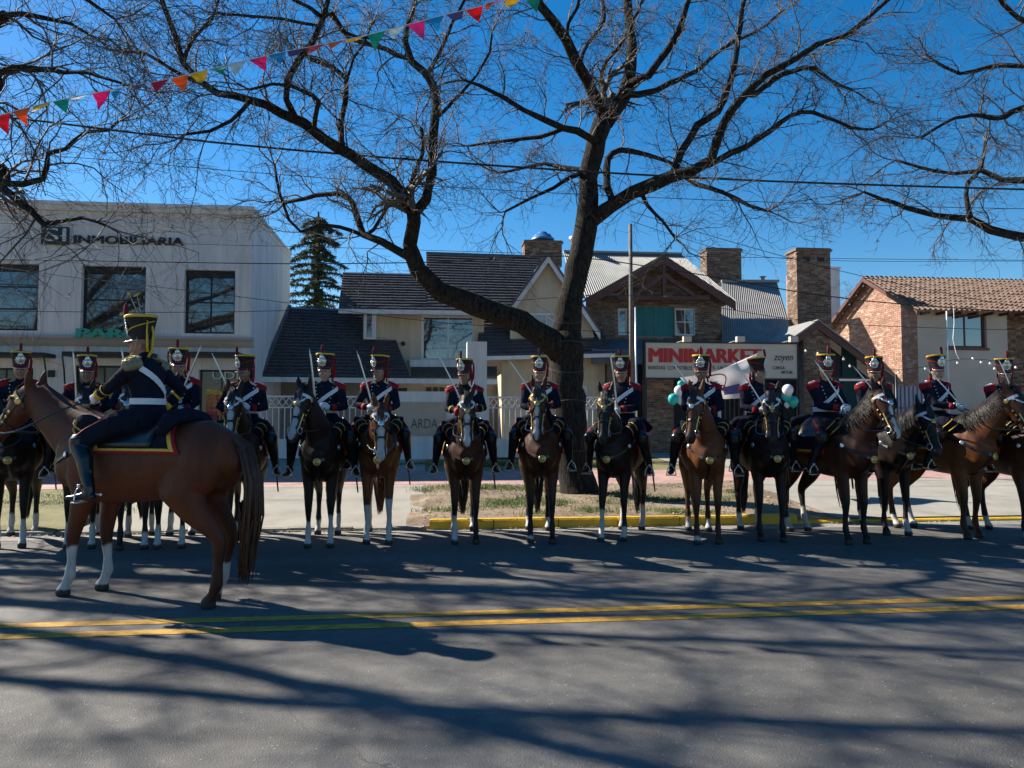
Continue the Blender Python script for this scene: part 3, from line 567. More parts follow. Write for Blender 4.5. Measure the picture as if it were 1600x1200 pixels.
for k in range(8): xx = o[0] + (o[1] - o[0]) * k / 8; q.box(xx, xx + (o[1] - o[0]) / 8 - .01, YC + .03 + .02 * (k % 2), YC + .09, o[2], o[3])
q.build('shutter', m_teal, C)
mr0, mr1, me0, me1 = PY(880, 393, 30.2), PY(1064, 397, 30.2), PY(900, 466, 26.8), PY(1152, 471, 26.8)
corr_roof(me0, me1, mr0, mr1).build('corrugated_roof', m_corr, C)
q = MB(); q.bar(mr0, mr1, .25, .08); q.build('ridge_cap', m_corr, C)
Yb = 26.4; apb = PY(1037, 399, Yb)
for e in (PY(918, 466, Yb), PY(1150, 472, Yb)):
    q = MB(); q.prism([apb, e, e - V((0, 0, .3)), apb - V((0, 0, .3))], (0, .07, 0)); q.build('bargeboard', m_timber, C)
    q = corr_roof(e + V((0, .02, .03)), e + V((0, 2.2, .03)), apb + V((0, .02, .03)), apb + V((0, 2.2, .03))) if e.x > apb.x else corr_roof(e + V((0, 2.2, .03)), e + V((0, .02, .03)), apb + V((0, 2.2, .03)), apb + V((0, .02, .03))); q.build('gable_roof', m_corr, C)
for (a, c) in (((965, 466), (1108, 466)), ((1037, 405), (1037, 466)), ((990, 462), (1037, 430)), ((1085, 462), (1037, 430))):
    q = MB(); q.bar(PY(*a, Yb + .1), PY(*c, Yb + .1), .12, .14); q.build('timber', m_timber, C)
# lower slope to the right and slate skirt
corr_roof(PY(1128, 548, 25.6), PY(1246, 548, 25.6), PY(1128, 440, 31.5), PY(1214, 441, 31.5)).build('lower_roof', m_corr, C)
q = MB(); q.bar(PY(1126, 440, 31.5), PY(1215, 440, 31.5), .3, .12); p = PY(1192, 434, 31.5); q.tube([p + V((0, 0, -.3)), p, p + V((0, 0, .05))], [.08, .08, .16], 10); q.build('ridge_cap', m_corr, C)
b = MB(); a, c = PY(917, 526, 26.2), PY(1132, 548, 25.4); b.quad((a.x, 25.4, c.z), (c.x, 25.4, c.z), (c.x, 26.9, a.z), (a.x, 26.9, a.z)); b.box(a.x, XY(1246, 25.4), 25.36, 25.5, c.z - .5, c.z); b.build('slate_skirt', m_slate, C)
# shop front below
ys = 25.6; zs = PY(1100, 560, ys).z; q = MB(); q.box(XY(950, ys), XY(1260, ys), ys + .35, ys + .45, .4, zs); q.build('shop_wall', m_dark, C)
for (p0, p1) in ((1012, 1052), (1232, 1258), (955, 968)):
    o = wr(p0, p1, 565, 720, ys - .3); q = MB(); q.box(o[0], o[1], ys - .3, ys + .3, .4, o[3]); pi = q.build('pillar', m_mort, C); stuff_part(bricks((o[0], ys - .3, .5), (1, 0, 0), (0, 0, 1), o[1] - o[0], o[3] - .5, seed=p0).build('brickwork', m_bd, pi))
for i in range(14):
    xx = XY(1128 + i * 7.2, ys); q = MB(); q.box(xx - .012, xx + .012, ys + .1, ys + .124, .55, 2.75); q.build('door_bar', m_pole, C)
for px in (1126, 1168, 1232): xx = XY(px, ys); q = MB(); q.box(xx - .05, xx + .05, ys + .08, ys + .16, .55, 2.85); q.build('door_post', m_trimw, C)
# chimneys
def chimney(px0, px1, py0, py1, Y, label, holes=True, depth=.8):
    o = wr(px0, px1, py0, py1, Y); cx = (o[0] + o[1]) / 2; W = o[1] - o[0]; H = o[3] - o[2]
    T = thing('chimney', (cx, Y, o[2]), label, 'chimney'); q = MB(); q.box(-W / 2, W / 2, 0, depth, 0, H - .12); st = q.build('stack', m_mort, T)
    hz0, hz1 = H - .55, H - .33; hs_ = [(-.32 * W, -.1 * W), (.1 * W, .32 * W)]
    tst = (lambda s, t: not (hz0 < t < hz1 and any(h[0] < s - W / 2 < h[1] for h in hs_))) if holes else None
    stuff_part(bricks((-W / 2, 0, 0), (1, 0, 0), (0, 0, 1), W, H - .12, tst, seed=px0).build('brickwork', m_bd, T)); stuff_part(bricks((-W / 2, depth, 0), (0, -1, 0), (0, 0, 1), depth, H - .12, seed=px0 + 1).build('brickwork', m_bd, T))
    q = MB(); q.box(-W / 2 - .06, W / 2 + .06, -.06, depth + .06, H - .12, H - .05); q.box(-W / 2 - .02, W / 2 + .02, -.02, depth + .02, H - .05, H); q.build('cap', m_brickd, T)
    if holes:
        for h in hs_: q = MB(); q.box(h[0], h[1], -.004, .02, hz0, hz1); q.build('flue_opening', m_dark, T)
    return T
ch = chimney(820, 878, 376, 415, 31.5, 'short brick chimney with a blue water tank dome on top', False)
p = PY(848, 376, 31.9); q = MB(); q.lathe([(.5, 0), (.5, .08), (.42, .1), (.36, .24), (.2, .3), (.18, .36), (0.001, .37)], 16); o = q.build('water_tank', M('blue_plastic', (.05, .17, .36), .4, .1, 3.), None, True); o.location = p; tag(o, 'blue domed water tank lid on the short brick chimney', 'water tank')
chimney(1105, 1158, 388, 442, 31.8, 'square brick chimney behind the corrugated roof ridge', False)
chimney(1247, 1297, 388, 530, 27.2, 'tall brick chimney with square flue openings beside the brick gable')
v0 = PY(897, 398, 30.5); q = MB(); q.lathe([(.13, -.5), (.13, .5), (.13, .52), (.2, .56), (.22, .72), (.1, .8), (0.001, .82)], 14); o = q.build('roof_vent', m_steel, None, True); o.location = v0; tag(o, 'white metal vent pipe rising beside the leaning trunk', 'vent')
o = wr(1297, 1312, 420, 510, 33.); q = MB(); q.box(o[0], o[1], 33., 33.7, o[2], o[3]); q.box(o[0] - .05, o[1] + .05, 32.95, 33.75, o[3], o[3] + .08); tag(q.build('chimney', m_trimw), 'plain white plastered chimney behind the tall brick one', 'chimney')
o = wr(1239, 1250, 428, 500, 33.4); q = MB(); q.box(o[0], o[1], 33.4, 34., o[2], o[3]); tag(q.build('chimney', m_brickr), 'narrow orange chimney just left of the tall brick one', 'chimney')
# minimarket sign
YS = 24.0; o = wr(1009, 1245, 538, 590, YS); S = thing('shop_sign', (o[0], YS, o[2]), 'long cream sign board with red MINIMARKET lettering', 'sign'); W, H = o[1] - o[0], o[3] - o[2]
q = MB(); q.box(0, W, 0, .18, 0, H); q.build('board', m_signw, S)
q = MB(); q.box(-.04, W + .04, -.03, .2, -.05, 0); q.box(-.04, W + .04, -.03, .2, H, H + .05); q.box(-.05, 0, -.03, .2, 0, H); q.box(W, W + .05, -.03, .2, 0, H); q.build('frame', m_black, S)
def st(s, px0, px1, pyb, size, mat, **k): a, c = PY(px0, pyb, YS), PY(px1, pyb, YS); return text(s, size, mat, S, (a.x - o[0], -.006, a.z - o[2]), width=c.x - a.x, ext=.006, **k)
embolden(st('MINIMARKET', 1013, 1187, 566, .68, m_signr), 4, .026)
st('BEBIDAS', 1013, 1039, 577, .17, m_ink); st('COMESTIBLES', 1043, 1082, 577.5, .17, m_ink); st('S', 1113, 1117, 577, .17, m_ink); st('LACTEOS', 1122, 1147, 577, .17, m_ink); st('VE', 1175, 1183, 577, .17, m_ink)
st('zoyen', 1209, 1239, 563, .34, m_ink, shear=.35); st('CARGA', 1207, 1226, 577, .15, m_ink, shear=.1); st('VIRTUAL', 1220, 1239, 584, .15, m_ink, shear=.1)
for px in (1068, 1150, 1232):
    a = PY(px, 537, YS) - V((o[0], YS, o[2])); q = MB(); q.bar(a + V((-.35, .1, 0)), a + V((0, -.35, .1)), .025, .025); q.box(a.x - .13, a.x + .13, a.y - .42, a.y - .26, a.z + .02, a.z + .2); q.build('floodlight', m_signw, S)
for px in (1009, 1245): q = MB(); a = PY(px, 592, YS) - V((o[0], YS, o[2])); q.bar(a, a + V((0, .1, -2.3)), .07, .07); q.build('post', m_black, S)

# ------------------------------------------------------------------ D: brick entrance gable and brick house on the right
D = thing('entrance_gable', (0, 0, 0), 'dark entrance porch with deep red bargeboards and a brick pillar', 'porch'); YD = 24.5
ap = PY(1278, 502, YD); e0 = PY(1224, 540, YD); e1 = PY(1400, 593, YD)
for e in (e0, e1):
    q = MB(); q.prism([ap, e, e - V((0, 0, .26)), ap - V((0, 0, .26))], (0, .08, 0)); q.build('bargeboard', m_timber, D)
    q = MB(); q.prism([ap + V((0, -.05, .07)), e + V((0, -.05, .07)), e + V((0, -.05, .012)), ap + V((0, -.05, .012))], (0, 2.6, 0)); q.build('roof_sheet', m_corr, D)
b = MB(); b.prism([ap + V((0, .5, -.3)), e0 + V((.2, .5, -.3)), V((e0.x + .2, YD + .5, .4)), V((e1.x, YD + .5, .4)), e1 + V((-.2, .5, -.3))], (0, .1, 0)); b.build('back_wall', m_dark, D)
o = wr(1258, 1297, 516, 700, YD + .1); q = MB(); q.box(o[0], o[1], YD + .1, YD + .45, .4, o[3]); pi = q.build('pillar', m_mort, D); stuff_part(bricks((o[0], YD + .1, .5), (1, 0, 0), (0, 0, 1), o[1] - o[0], o[3] - .5, seed=9).build('brickwork', m_bd, pi))
o = wr(1318, 1338, 540, 690, YD + .45); q = MB(); q.box(o[0], o[1], YD + .44, YD + .48, .5, o[3]); q.build('curtain', M('dark_green_cloth', (.01, .05, .045), .8, .2, 4.), D)
H = thing('brick_house', (0, 0, 0), 'red brick and plaster house with clay tile roof at the right', 'house'); YH = 25.5
xh = XY(1437, YH); xe = XY(1578, YH); zeh = PY(1437, 484, YH).z; Yr = 28.3; zr = PY(1352, 436, Yr).z; Ybk = 31.1
q = MB(); q.add([(xh, Ybk, .4), (xh, YH, .4), (xh, YH, zeh), (xh, Yr, zr), (xh, Ybk, zeh)], [(0, 1, 2, 3, 4)]); q.build('side_wall', m_mort, H)
def inH(s, t):
    y, z = Ybk - s, 1.2 + t
    return z < zeh or (y < Yr and z < zeh + (zr - zeh) * (y - YH) / (Yr - YH)) or (y >= Yr and z < zeh + (zr - zeh) * (Ybk - y) / (Ybk - Yr))
stuff_part(bricks((xh, Ybk, 1.2), (0, -1, 0), (0, 0, 1), Ybk - YH, zr - 1.2, inH, seed=4).build('brickwork', m_br, H))
ow = wr(1481, 1541, 491, 543, YH); b = MB(); wall_open(b, xh, xe, .4, zeh, YH, [ow], 0, .18); b.build('front_wall', M('plaster_buff', (.46, .40, .33), .85, .08, 1.5, .2), H)
window(H, *ow, YH + .12, 2, 1, m_timber, m_glass, .08); q = MB(); q.box(ow[0] - .06, ow[1] + .06, YH - .05, YH - .002, ow[2] - .09, ow[2] - .01); q.build('window_sill', m_timber, H)
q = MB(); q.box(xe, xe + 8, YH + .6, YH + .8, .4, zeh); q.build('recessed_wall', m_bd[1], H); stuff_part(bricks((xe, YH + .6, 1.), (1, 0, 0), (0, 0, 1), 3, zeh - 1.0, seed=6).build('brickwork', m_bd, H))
barrel_roof((xh - .35, YH - .55, zeh - .12), (xe + 8, YH - .55, zeh - .12), (xh - .35, Yr, zr + .06), (xe + 8, Yr, zr + .06)).build('clay_tile_roof', m_clay, H)
barrel_roof((xe + 8, Ybk + .3, zeh - .1), (xh - .35, Ybk + .3, zeh - .1), (xe + 8, Yr, zr + .06), (xh - .35, Yr, zr + .06), rows=6).build('clay_tile_roof', m_clay, H)
for (a, c) in (((YH - .55, zeh - .12), (Yr, zr + .06)), ((Yr, zr + .06), (Ybk + .3, zeh - .1))):
    q = MB(); q.prism([(xh - .38, a[0], a[1]), (xh - .38, c[0], c[1]), (xh - .38, c[0], c[1] - .16), (xh - .38, a[0], a[1] - .16)], (.05, 0, 0)); q.build('verge_board', m_timber, H)
for i in range(12): q = MB(); xx = xh + .1 + i * .62; q.box(xx, xx + .07, YH - .5, YH, zeh - .2, zeh - .1); q.build('rafter_end', m_timber, H)
# steel gate, canopy frame, poles
o = wr(1396, 1446, 604, 700, 23.5); GT = thing('steel_gate', (o[0], 23.5, zg(23)), 'pale blue-grey steel gate with vertical bars behind the dark horse heads', 'gate')
q = MB(); q.box(0, o[1] - o[0], 0, .03, 0, o[3] - zg(23)); q.build('sheet', M('blue_grey_paint', (.26, .29, .38), .5, .1, 3.), GT)
for i in range(9): q = MB(); xx = (o[1] - o[0]) * i / 8; q.box(xx - .015, xx + .015, -.03, -.002, 0, o[3] - zg(23)); q.build('bar', m_slate, GT)
for i in range(1, 4): q = MB(); q.box(0, o[1] - o[0], -.05, -.032, i * .5, i * .5 + .03); q.build('rail', m_slate, GT)
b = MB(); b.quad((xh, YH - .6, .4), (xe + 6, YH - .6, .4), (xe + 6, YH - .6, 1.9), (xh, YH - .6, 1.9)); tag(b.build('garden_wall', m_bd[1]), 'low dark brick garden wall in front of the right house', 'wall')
Yk = 21.5; K = thing('canopy_frame', (XY(1302, Yk), Yk, zg(Yk)), 'black metal canopy frame behind the riders at the right', 'frame')
a, c = PY(1300, 594, Yk), PY(1400, 590, Yk); z0 = zg(Yk); q = MB(); q.box(0, c.x - a.x, 0, .1, c.z - .12 - z0, c.z - z0); q.build('beam', m_black, K)
for xx in (0, c.x - a.x - .08): q = MB(); q.box(xx, xx + .08, .01, .09, 0, c.z - .12 - z0); q.build('post', m_black, K)
q = MB(); q.box(.2, (c.x - a.x) * .62, -.05, -.003, c.z - .11 - z0, c.z - .05 - z0); q.build('tube_light', m_trimw, K)
def pole(px, pyt, Y, r, mat, label, name='pole', cat='pole', xo=0):
    p = PY(px, pyt, Y); z0 = zg(min(Y, 23)); q = MB(); q.tube([(0, 0, 0), (0, 0, (p.z - z0) * .5), (xo, 0, p.z - z0)], [r, r * .92, r * .8], 12); o = q.build(name, mat, None, True); o.location = (p.x, Y, z0); return tag(o, label, cat)
pole(985, 350, 21.0, .065, m_pole, 'weathered grey utility pole in front of the minimarket', 'utility_pole')
pole(993, 480, 21.2, .03, m_steel, 'thin galvanised pipe standing right beside the utility pole')
pole(1479, 486, 24.6, .03, m_trimw, 'slim white pole in front of the plastered house window')
pole(1400, 585, 21.0, .04, m_black, 'thin black post holding the string lights')
q = MB(); pts = [PY(*p, 22.6) for p in ((1490, 478), (1491, 505), (1489, 530), (1494, 552), (1499, 562))]; q.tube(pts, .012, 5); tag(q.build('cable', m_trimw), 'loose white cable dangling from the eaves of the right house', 'cable')

# ------------------------------------------------------------------ trees
def limb(pts, D, drift, pw=1.0):
    """traced limb: (px, py, r_px) at camera depth D (+ drift towards the tip) -> 3-D points and radii"""
    out = []
    n = len(pts)
    for i, (x, y, r) in enumerate(pts):
        d = D + drift * (i / max(1, n - 1)) ** pw; p = PD(x, y, d); out.append((p, r * d / FPX))
    return out
def twig(lines, p, d, L, r, lvl, rng, droop):
    k = (7, 5, 4)[min(2, 3 - lvl)] if lvl <= 3 else 7
    pts = [p.copy()]; rad = [r]; dirs = [d.copy()]; q = p.copy(); dd = d.copy()
    for i in range(k - 1):
        a = .34 if lvl > 1 else .42
        dd = (dd + V((rng.gauss(0, a), rng.gauss(0, a), rng.gauss(.03 - droop * (i / k), a * .85)))).normalized(); q = q + dd * (L / (k - 1)); pts.append(q.copy()); dirs.append(dd.copy()); rad.append(max(.003, r * (1 - .72 * (i + 1) / (k - 1))))
    lines.append(([tuple(x) for x in pts], rad))
    if lvl <= 1: return
    n = {4: 8, 3: 8, 2: 4}.get(lvl, 5)
    for c in range(n):
        t = .12 + .88 * (c + rng.random()) / n; f = t * (k - 1); i = min(k - 2, int(f)); pp = pts[i].lerp(pts[i + 1], f - i); dr = dirs[min(i + 1, k - 1)]
        ax = dr.orthogonal().normalized(); ax.rotate(Matrix.Rotation(rng.random() * 6.283, 3, dr)); nd = dr.copy(); nd.rotate(Matrix.Rotation(rng.uniform(.4, 1.0), 3, ax))
        twig(lines, pp, nd, L * rng.uniform(.38, .62), max(.0036, rad[i] * .55), lvl - 1, rng, droop)
def make_tree(name, base, limbs, label, seed, step=.30, droop=.25, l0=1.25, minr=.012, spawn_max=.13, rmax=.02):
    rng = random.Random(seed); T = thing(name, base, label, 'tree'); tb = MB(); lines = []; first = True
    for (L, is_trunk) in limbs:
        P = resample(L, .2 if is_trunk else .25, .03, rng); big = P[0][1] > .1
        tb.tube([p - base for p, r in P], [r for p, r in P], 12 if big else 7)
        if is_trunk: continue
        tot = 0; nxt = rng.uniform(.1, step)
        for i in range(1, len(P)):
            seg = P[i][0] - P[i - 1][0]; tot += seg.length; r = P[i][1]
            while tot > nxt:
                nxt += step * rng.uniform(.6, 1.4)
                if r > spawn_max: continue
                d = seg.normalized(); ax = d.orthogonal().normalized(); ax.rotate(Matrix.Rotation(rng.random() * 6.283, 3, d)); nd = d.copy(); nd.rotate(Matrix.Rotation(rng.uniform(.5, 1.15), 3, ax)); nd = (nd + V((0, 0, .12))).normalized()
                ln = l0 * rng.uniform(.55, 1.25); twig(lines, P[i][0] - base, nd, ln, max(.008, min(rmax, r * .45)), 3, rng, droop)
        p, r = P[-1]; d = (P[-1][0] - P[-2][0]).normalized()
        for _ in range(3):
            nd = (d + V((rng.gauss(0, .35), rng.gauss(0, .35), rng.gauss(0, .35)))).normalized(); twig(lines, p - base, nd, l0 * 1.1, max(.008, r * .7), 3, rng, droop)
    tb.build('trunk', m_bark, T, True)
    v, q = strands(lines); o = obj('crown', fast_mesh('crown', v, q, m_twig), T); stuff_part(o)
    # dry pods and air-plant clumps caught in the twigs
    cl = MB()
    for _ in range(420):
        pts, rad = rng.choice(lines); c = V(rng.choice(pts)); s = rng.uniform(.012, .032)
        for k in range(4):
            a = V((rng.gauss(0, 1), rng.gauss(0, 1), rng.gauss(0, 1))).normalized() * s * 1.8; e = V((rng.gauss(0, 1), rng.gauss(0, 1), rng.gauss(0, 1))).normalized() * s
            cl.add([c, c + a * .6 + e * .5, c + a * 1.2, c + a * .6 - e * .5], [(0, 1, 2, 3)])
    stuff_part(cl.build('seed_pods', M(name + '_pods', (.12, .09, .05), .8, .4, 5.), T)); return T, lines
Dm = 15.0
mainL = []
def ad(pts, drift, start=0., trunk=False, pw=1.): mainL.append((limb(pts, Dm + start, drift, pw), trunk))
ad([(908, 782, 37), (905, 768, 31), (900, 735, 28), (894, 690, 27), (889, 640, 26.5), (885, 590, 26), (883, 550, 28), (884, 520, 24)], .1, 0, True)
ad([(884, 560, 20), (862, 535, 20), (835, 515, 19), (790, 492, 18), (740, 475, 17), (690, 455, 16), (655, 420, 14), (640, 380, 12), (645, 345, 11.5), (646, 332, 11)], -1.0, 0.05)
Ls = -.95
ad([(646, 335, 10), (630, 310, 9.5), (610, 283, 9.5), (576, 263, 9), (549, 243, 9), (509, 216, 8.5), (475, 192, 8), (441, 175, 7), (391, 155, 6.5), (340, 145, 6), (310, 128, 5.5), (287, 98, 5), (273, 57, 4.5), (256, 13, 4), (246, -20, 3.5), (230, -70, 3)], -2.2, Ls)
ad([(646, 335, 9), (664, 310, 8), (674, 270, 7.5), (677, 236, 7), (677, 202, 7), (681, 162, 6.5), (677, 135, 6.5), (664, 115, 6), (644, 94, 5.5), (634, 67, 5), (637, 40, 4.5), (647, 10, 4), (655, -40, 3)], 1.0, Ls)
ad([(664, 118, 4), (672, 111, 3.5), (691, 74, 3), (708, 34, 3), (725, 0, 2.5), (735, -50, 2)], 1., Ls + .6)
ad([(681, 185, 3), (688, 179, 3), (721, 145, 2.5), (745, 118, 2), (765, 81, 2), (769, 50, 1.5)], -.8, Ls + .4)
ad([(637, 84, 4), (634, 91, 4), (603, 78, 4), (573, 68, 3.5), (545, 60, 3), (525, 35, 3), (505, 10, 2.5), (490, -30, 2)], 1.2, Ls + .7)
ad([(640, 318, 4.5), (637, 304, 4), (644, 280, 4), (661, 240, 3.5), (659, 202, 3), (650, 195, 2)], .4, Ls)
ad([(538, 236, 5), (534, 223, 5), (532, 189, 4.5), (542, 155, 4.5), (542, 121, 4), (522, 105, 4), (488, 94, 3.5), (470, 80, 2.5)], 1.0, Ls - .8)
ad([(542, 125, 2.5), (553, 91, 2), (569, 68, 1.8), (580, 40, 1.5)], -.5, Ls - .3)
ad([(490, 200, 4), (492, 182, 4), (499, 159, 4), (488, 148, 3.5), (455, 135, 3), (425, 130, 2.5), (390, 140, 2)], -1.2, Ls - 1.1)
ad([(460, 184, 5.5), (448, 155, 5), (448, 125, 5), (468, 94, 5), (488, 67, 4.5), (505, 30, 4), (512, 0, 4), (520, -50, 3)], -.8, Ls - 1.2)
ad([(505, 27, 3.2), (485, 12, 3), (461, 0, 3), (430, -20, 2.5)], -1, Ls - 1.7)
ad([(508, 25, 3), (519, 20, 3), (539, 50, 3), (556, 57, 2.5), (580, 60, 2)], .8, Ls - 1.7)
ad([(495, 40, 2.5), (441, 30, 2.5), (374, 24, 2), (340, 20, 2)], -1.5, Ls - 1.6)
ad([(640, 385, 8), (637, 398, 7), (596, 378, 6), (569, 368, 5.5), (556, 337, 5), (542, 307, 4.5), (509, 304, 4), (475, 310, 3.5), (445, 317, 2.5)], 1.6, Ls)
ad([(569, 368, 3.5), (583, 358, 3), (610, 317, 2.5), (618, 300, 2)], -.8, Ls + .7)
ad([(569, 368, 3.5), (530, 355, 3), (500, 350, 3), (470, 362, 2.5), (451, 344, 2.5), (438, 304, 2.5), (429, 258, 2)], -1., Ls + .7)
ad([(391, 155, 4), (360, 190, 3.2), (330, 205, 2.8), (290, 210, 2.2)], -1., Ls - 1.6)
ad([(310, 128, 4), (270, 110, 3), (230, 85, 2.6), (190, 80, 2)], .6, Ls - 1.8)
ad([(287, 98, 3.5), (300, 60, 3), (330, 30, 2.5), (345, -10, 2)], 1.2, Ls - 1.9)
# right stem
ad([(884, 535, 22), (888, 480, 20), (897, 440, 19), (907, 400, 18), (919, 337, 17), (919, 304, 15), (923, 256, 15), (933, 219, 15), (943, 189, 15), (948, 175, 12)], .5, .1)
ad([(946, 185, 10), (936, 165, 9.5), (919, 128, 9), (902, 94, 8.5), (882, 61, 8), (862, 30, 7.5), (845, 7, 7), (830, -30, 6), (810, -80, 5)], -1.6, .5)
ad([(888, 70, 4), (886, 50, 3.2), (889, 34, 3), (902, 10, 3), (910, -30, 2)], -1, .2)
ad([(943, 172, 4.5), (941, 111, 4), (963, 78, 3.5), (980, 50, 3), (1000, 10, 2.5)], 1.3, .6)
ad([(905, 98, 3.5), (919, 67, 3), (943, 34, 3), (941, 0, 3), (935, -40, 2)], .8, .1)
ad([(946, 190, 13), (963, 169, 12), (980, 142, 11), (987, 101, 9), (987, 67, 8), (983, 34, 7), (980, 0, 6.5), (985, -60, 5)], 1.2, .5)
ad([(986, 132, 6.5), (1014, 118, 6), (1044, 78, 5.5), (1064, 40, 5), (1075, 5, 4), (1090, -40, 3)], -1.4, .7)
ad([(978, 150, 5.5), (1021, 142, 5), (1058, 125, 4.5), (1088, 111, 4), (1132, 74, 3), (1180, 50, 2.5), (1220, 20, 2)], 1.8, .6)
ad([(924, 345, 13), (929, 341, 12.5), (956, 321, 11), (987, 300, 11), (1021, 287, 10.5), (1048, 277, 10), (1081, 270, 8.5), (1112, 253, 8), (1118, 223, 7), (1135, 186, 6.5), (1145, 169, 6.5), (1169, 145, 6), (1199, 118, 5.5), (1242, 91, 5), (1276, 71, 4.5), (1316, 57, 4), (1357, 27, 3.5), (1384, 3, 3), (1420, -25, 2)], -2.6, .4)
ad([(1165, 148, 5), (1178, 148, 5), (1208, 125, 4.5), (1239, 111, 4), (1273, 106, 3.5), (1296, 125, 2.5), (1330, 140, 2)], 1.2, -.8)
ad([(1046, 280, 7), (1058, 250, 6), (1075, 219, 6), (1091, 196, 6), (1122, 175, 5.5), (1139, 135, 5), (1152, 84, 4.5), (1156, 40, 4), (1162, 0, 3.5), (1170, -40, 3)], 1.6, -.3)
ad([(1105, 258, 5.5), (1111, 258, 5), (1141, 240, 5), (1188, 216, 4.5), (1219, 192, 4), (1252, 175, 3.5), (1289, 182, 3), (1330, 199, 2.5), (1364, 202, 2)], .8, -.6)
ad([(1070, 274, 4.5), (1087, 287, 4), (1130, 300, 3.5), (1170, 320, 3), (1200, 330, 2)], -1.4, -.4)
ad([(956, 323, 6.5), (950, 290, 6), (946, 263, 6), (955, 240, 5), (985, 235, 4.5), (1010, 240, 3.5), (1050, 255, 2.5)], 1.6, .3)
ad([(930, 222, 7), (923, 219, 6), (902, 206, 6), (882, 199, 5.5), (852, 189, 5), (818, 172, 4), (784, 152, 3.5), (751, 135, 3), (725, 125, 2)], -1.8, .4)
ad([(882, 199, 4), (845, 213, 3.5), (801, 219, 3), (767, 223, 2.5), (730, 228, 2)], .8, -.1)
ad([(919, 268, 5), (912, 267, 4), (886, 262, 3.5), (852, 256, 3), (820, 262, 2.5), (780, 270, 2)], 1.2, .4)
ad([(915, 268, 4), (889, 277, 3.5), (865, 294, 3), (828, 310, 2.5), (790, 330, 2)], -1., .4)
ad([(1000, 298, 4), (1010, 320, 3), (1035, 345, 2.5), (1055, 372, 2)], -.6, .1)
base = mainL[0][0][0][0].copy()
TR, main_lines = make_tree('street_tree', base, mainL, 'large bare double-stemmed street tree behind the row of riders', 11)
# dark cord wound round the trunk
CT = thing('cord', base, 'pale cord wound in loops around the main tree trunk', 'cord')
for (zz, dz) in ((1.2, .1), (2.0, -.1), (2.75, .12), (3.2, -.05), (3.75, .15)):
    p, r = min(((p, r) for p, r in mainL[0][0]), key=lambda t: abs(t[0].z - zz)); q = MB(); q.tube([p - base + V((1.10 * r * math.cos(w * .393), 1.10 * r * math.sin(w * .393), zz - p.z + dz * math.sin(w * .393))) for w in range(17)], .004, 5, cap=False); q.build('loop', m_pole, CT)
# left tree, trunk outside the frame
def wl(*p): return [(V(a), r) for a, r in p]
tl0 = V((-16.5, 14.3, .2)); LL = [(wl((tl0, .34), (tl0 + V((.1, 0, 1.5)), .29), (tl0 + V((.25, .1, 3.0)), .27), (tl0 + V((.3, .1, 3.6)), .24)), True)]
fk = tl0 + V((.3, .1, 3.4)); D2 = 13.2
def adl(start, pts, drift, D=D2, r0=None): LL.append(([(start, r0 or pts[0][2] * D / FPX * 1.15)] + limb(pts, D, drift), False))
adl(fk, [(-60, 285, 10), (0, 293, 7), (34, 318, 6), (57, 340, 5), (70, 352, 4.5), (100, 345, 3.2), (130, 340, 3), (165, 352, 2)], -1.2)
adl(fk, [(-70, 270, 9), (0, 288, 5.5), (67, 280, 4.5), (74, 240, 4), (101, 233, 3.4), (135, 206, 3), (169, 203, 2.4), (185, 190, 2)], .8)
adl(fk + V((.1, 0, .5)), [(-80, 180, 8), (0, 112, 5.5), (61, 108, 4.5), (100, 113, 3.4), (140, 115, 2.8), (190, 130, 2)], -1.5)
adl(fk + V((.1, 0, .8)), [(-60, 60, 8), (0, 22, 5), (67, 27, 3.8), (110, 38, 2.6), (150, 60, 2)], 1.0)
adl(fk + V((.1, 0, .8)), [(-90, 30, 8), (-40, -60, 6), (40, -50, 4), (120, -10, 3), (180, 30, 2)], -1.0)
def wild(start, dirv, L, r, rng, k=6):
    pts = [(start, r)]; d = V(dirv).normalized(); p = start.copy()
    for i in range(k): d = (d + V((rng.gauss(0, .2), rng.gauss(0, .2), rng.gauss(.05, .15)))).normalized(); p = p + d * L / k; pts.append((p.copy(), r * (1 - .8 * (i + 1) / k)))
    return pts
rg = random.Random(21)
for (dv, L_, r) in (((.5, -1, .9), 5.6, .13), ((-.2, -1, .8), 5.2, .12), ((.9, -.6, 1.0), 5.0, .11), ((-.9, -.3, .9), 5.4, .13), ((-.5, .8, 1), 5, .12), ((.2, .2, 1), 6., .14), ((.3, -.7, 1.2), 5.6, .11), ((-.7, -.9, .6), 5.2, .1)): LL.append((wild(fk + V((0, 0, rg.uniform(-.1, .3))), dv, L_, r, rg), False))
for pl in (((-15.8, 13.6, 7), (-13.5, 12.6, 9), (-10.5, 12.2, 10), (-7.8, 12, 10.6), (-5.5, 11.6, 11.2)), ((-15, 14.5, 7.5), (-12.5, 14.2, 9.5), (-9.8, 14.0, 10.6), (-7.2, 13.8, 11.4), (-4.8, 13.4, 12)), ((-16, 12.4, 7.5), (-14, 11.2, 9.5), (-11.5, 10.4, 10.6), (-9, 9.8, 11.4)), ((-15.2, 14.7, 8), (-13.2, 15, 10.2), (-10.6, 15.5, 11.6), (-8, 15.6, 12.6), (-5.5, 15.4, 13.2)), ((-12.5, 13.0, 9.3), (-10.0, 11.2, 9.6), (-8.2, 10.0, 10.0), (-6.8, 9.2, 10.3))):  # invented limbs out of frame, shaped so their shadows cross the foreground road
    LL.append((wl((fk, .17), *[(p, .115 - .02 * i) for i, p in enumerate(pl)]), False))
make_tree('street_tree', tl0, LL, 'bare street tree at the left edge, its branches over the white building', 12, .36, l0=1.75, rmax=.034)
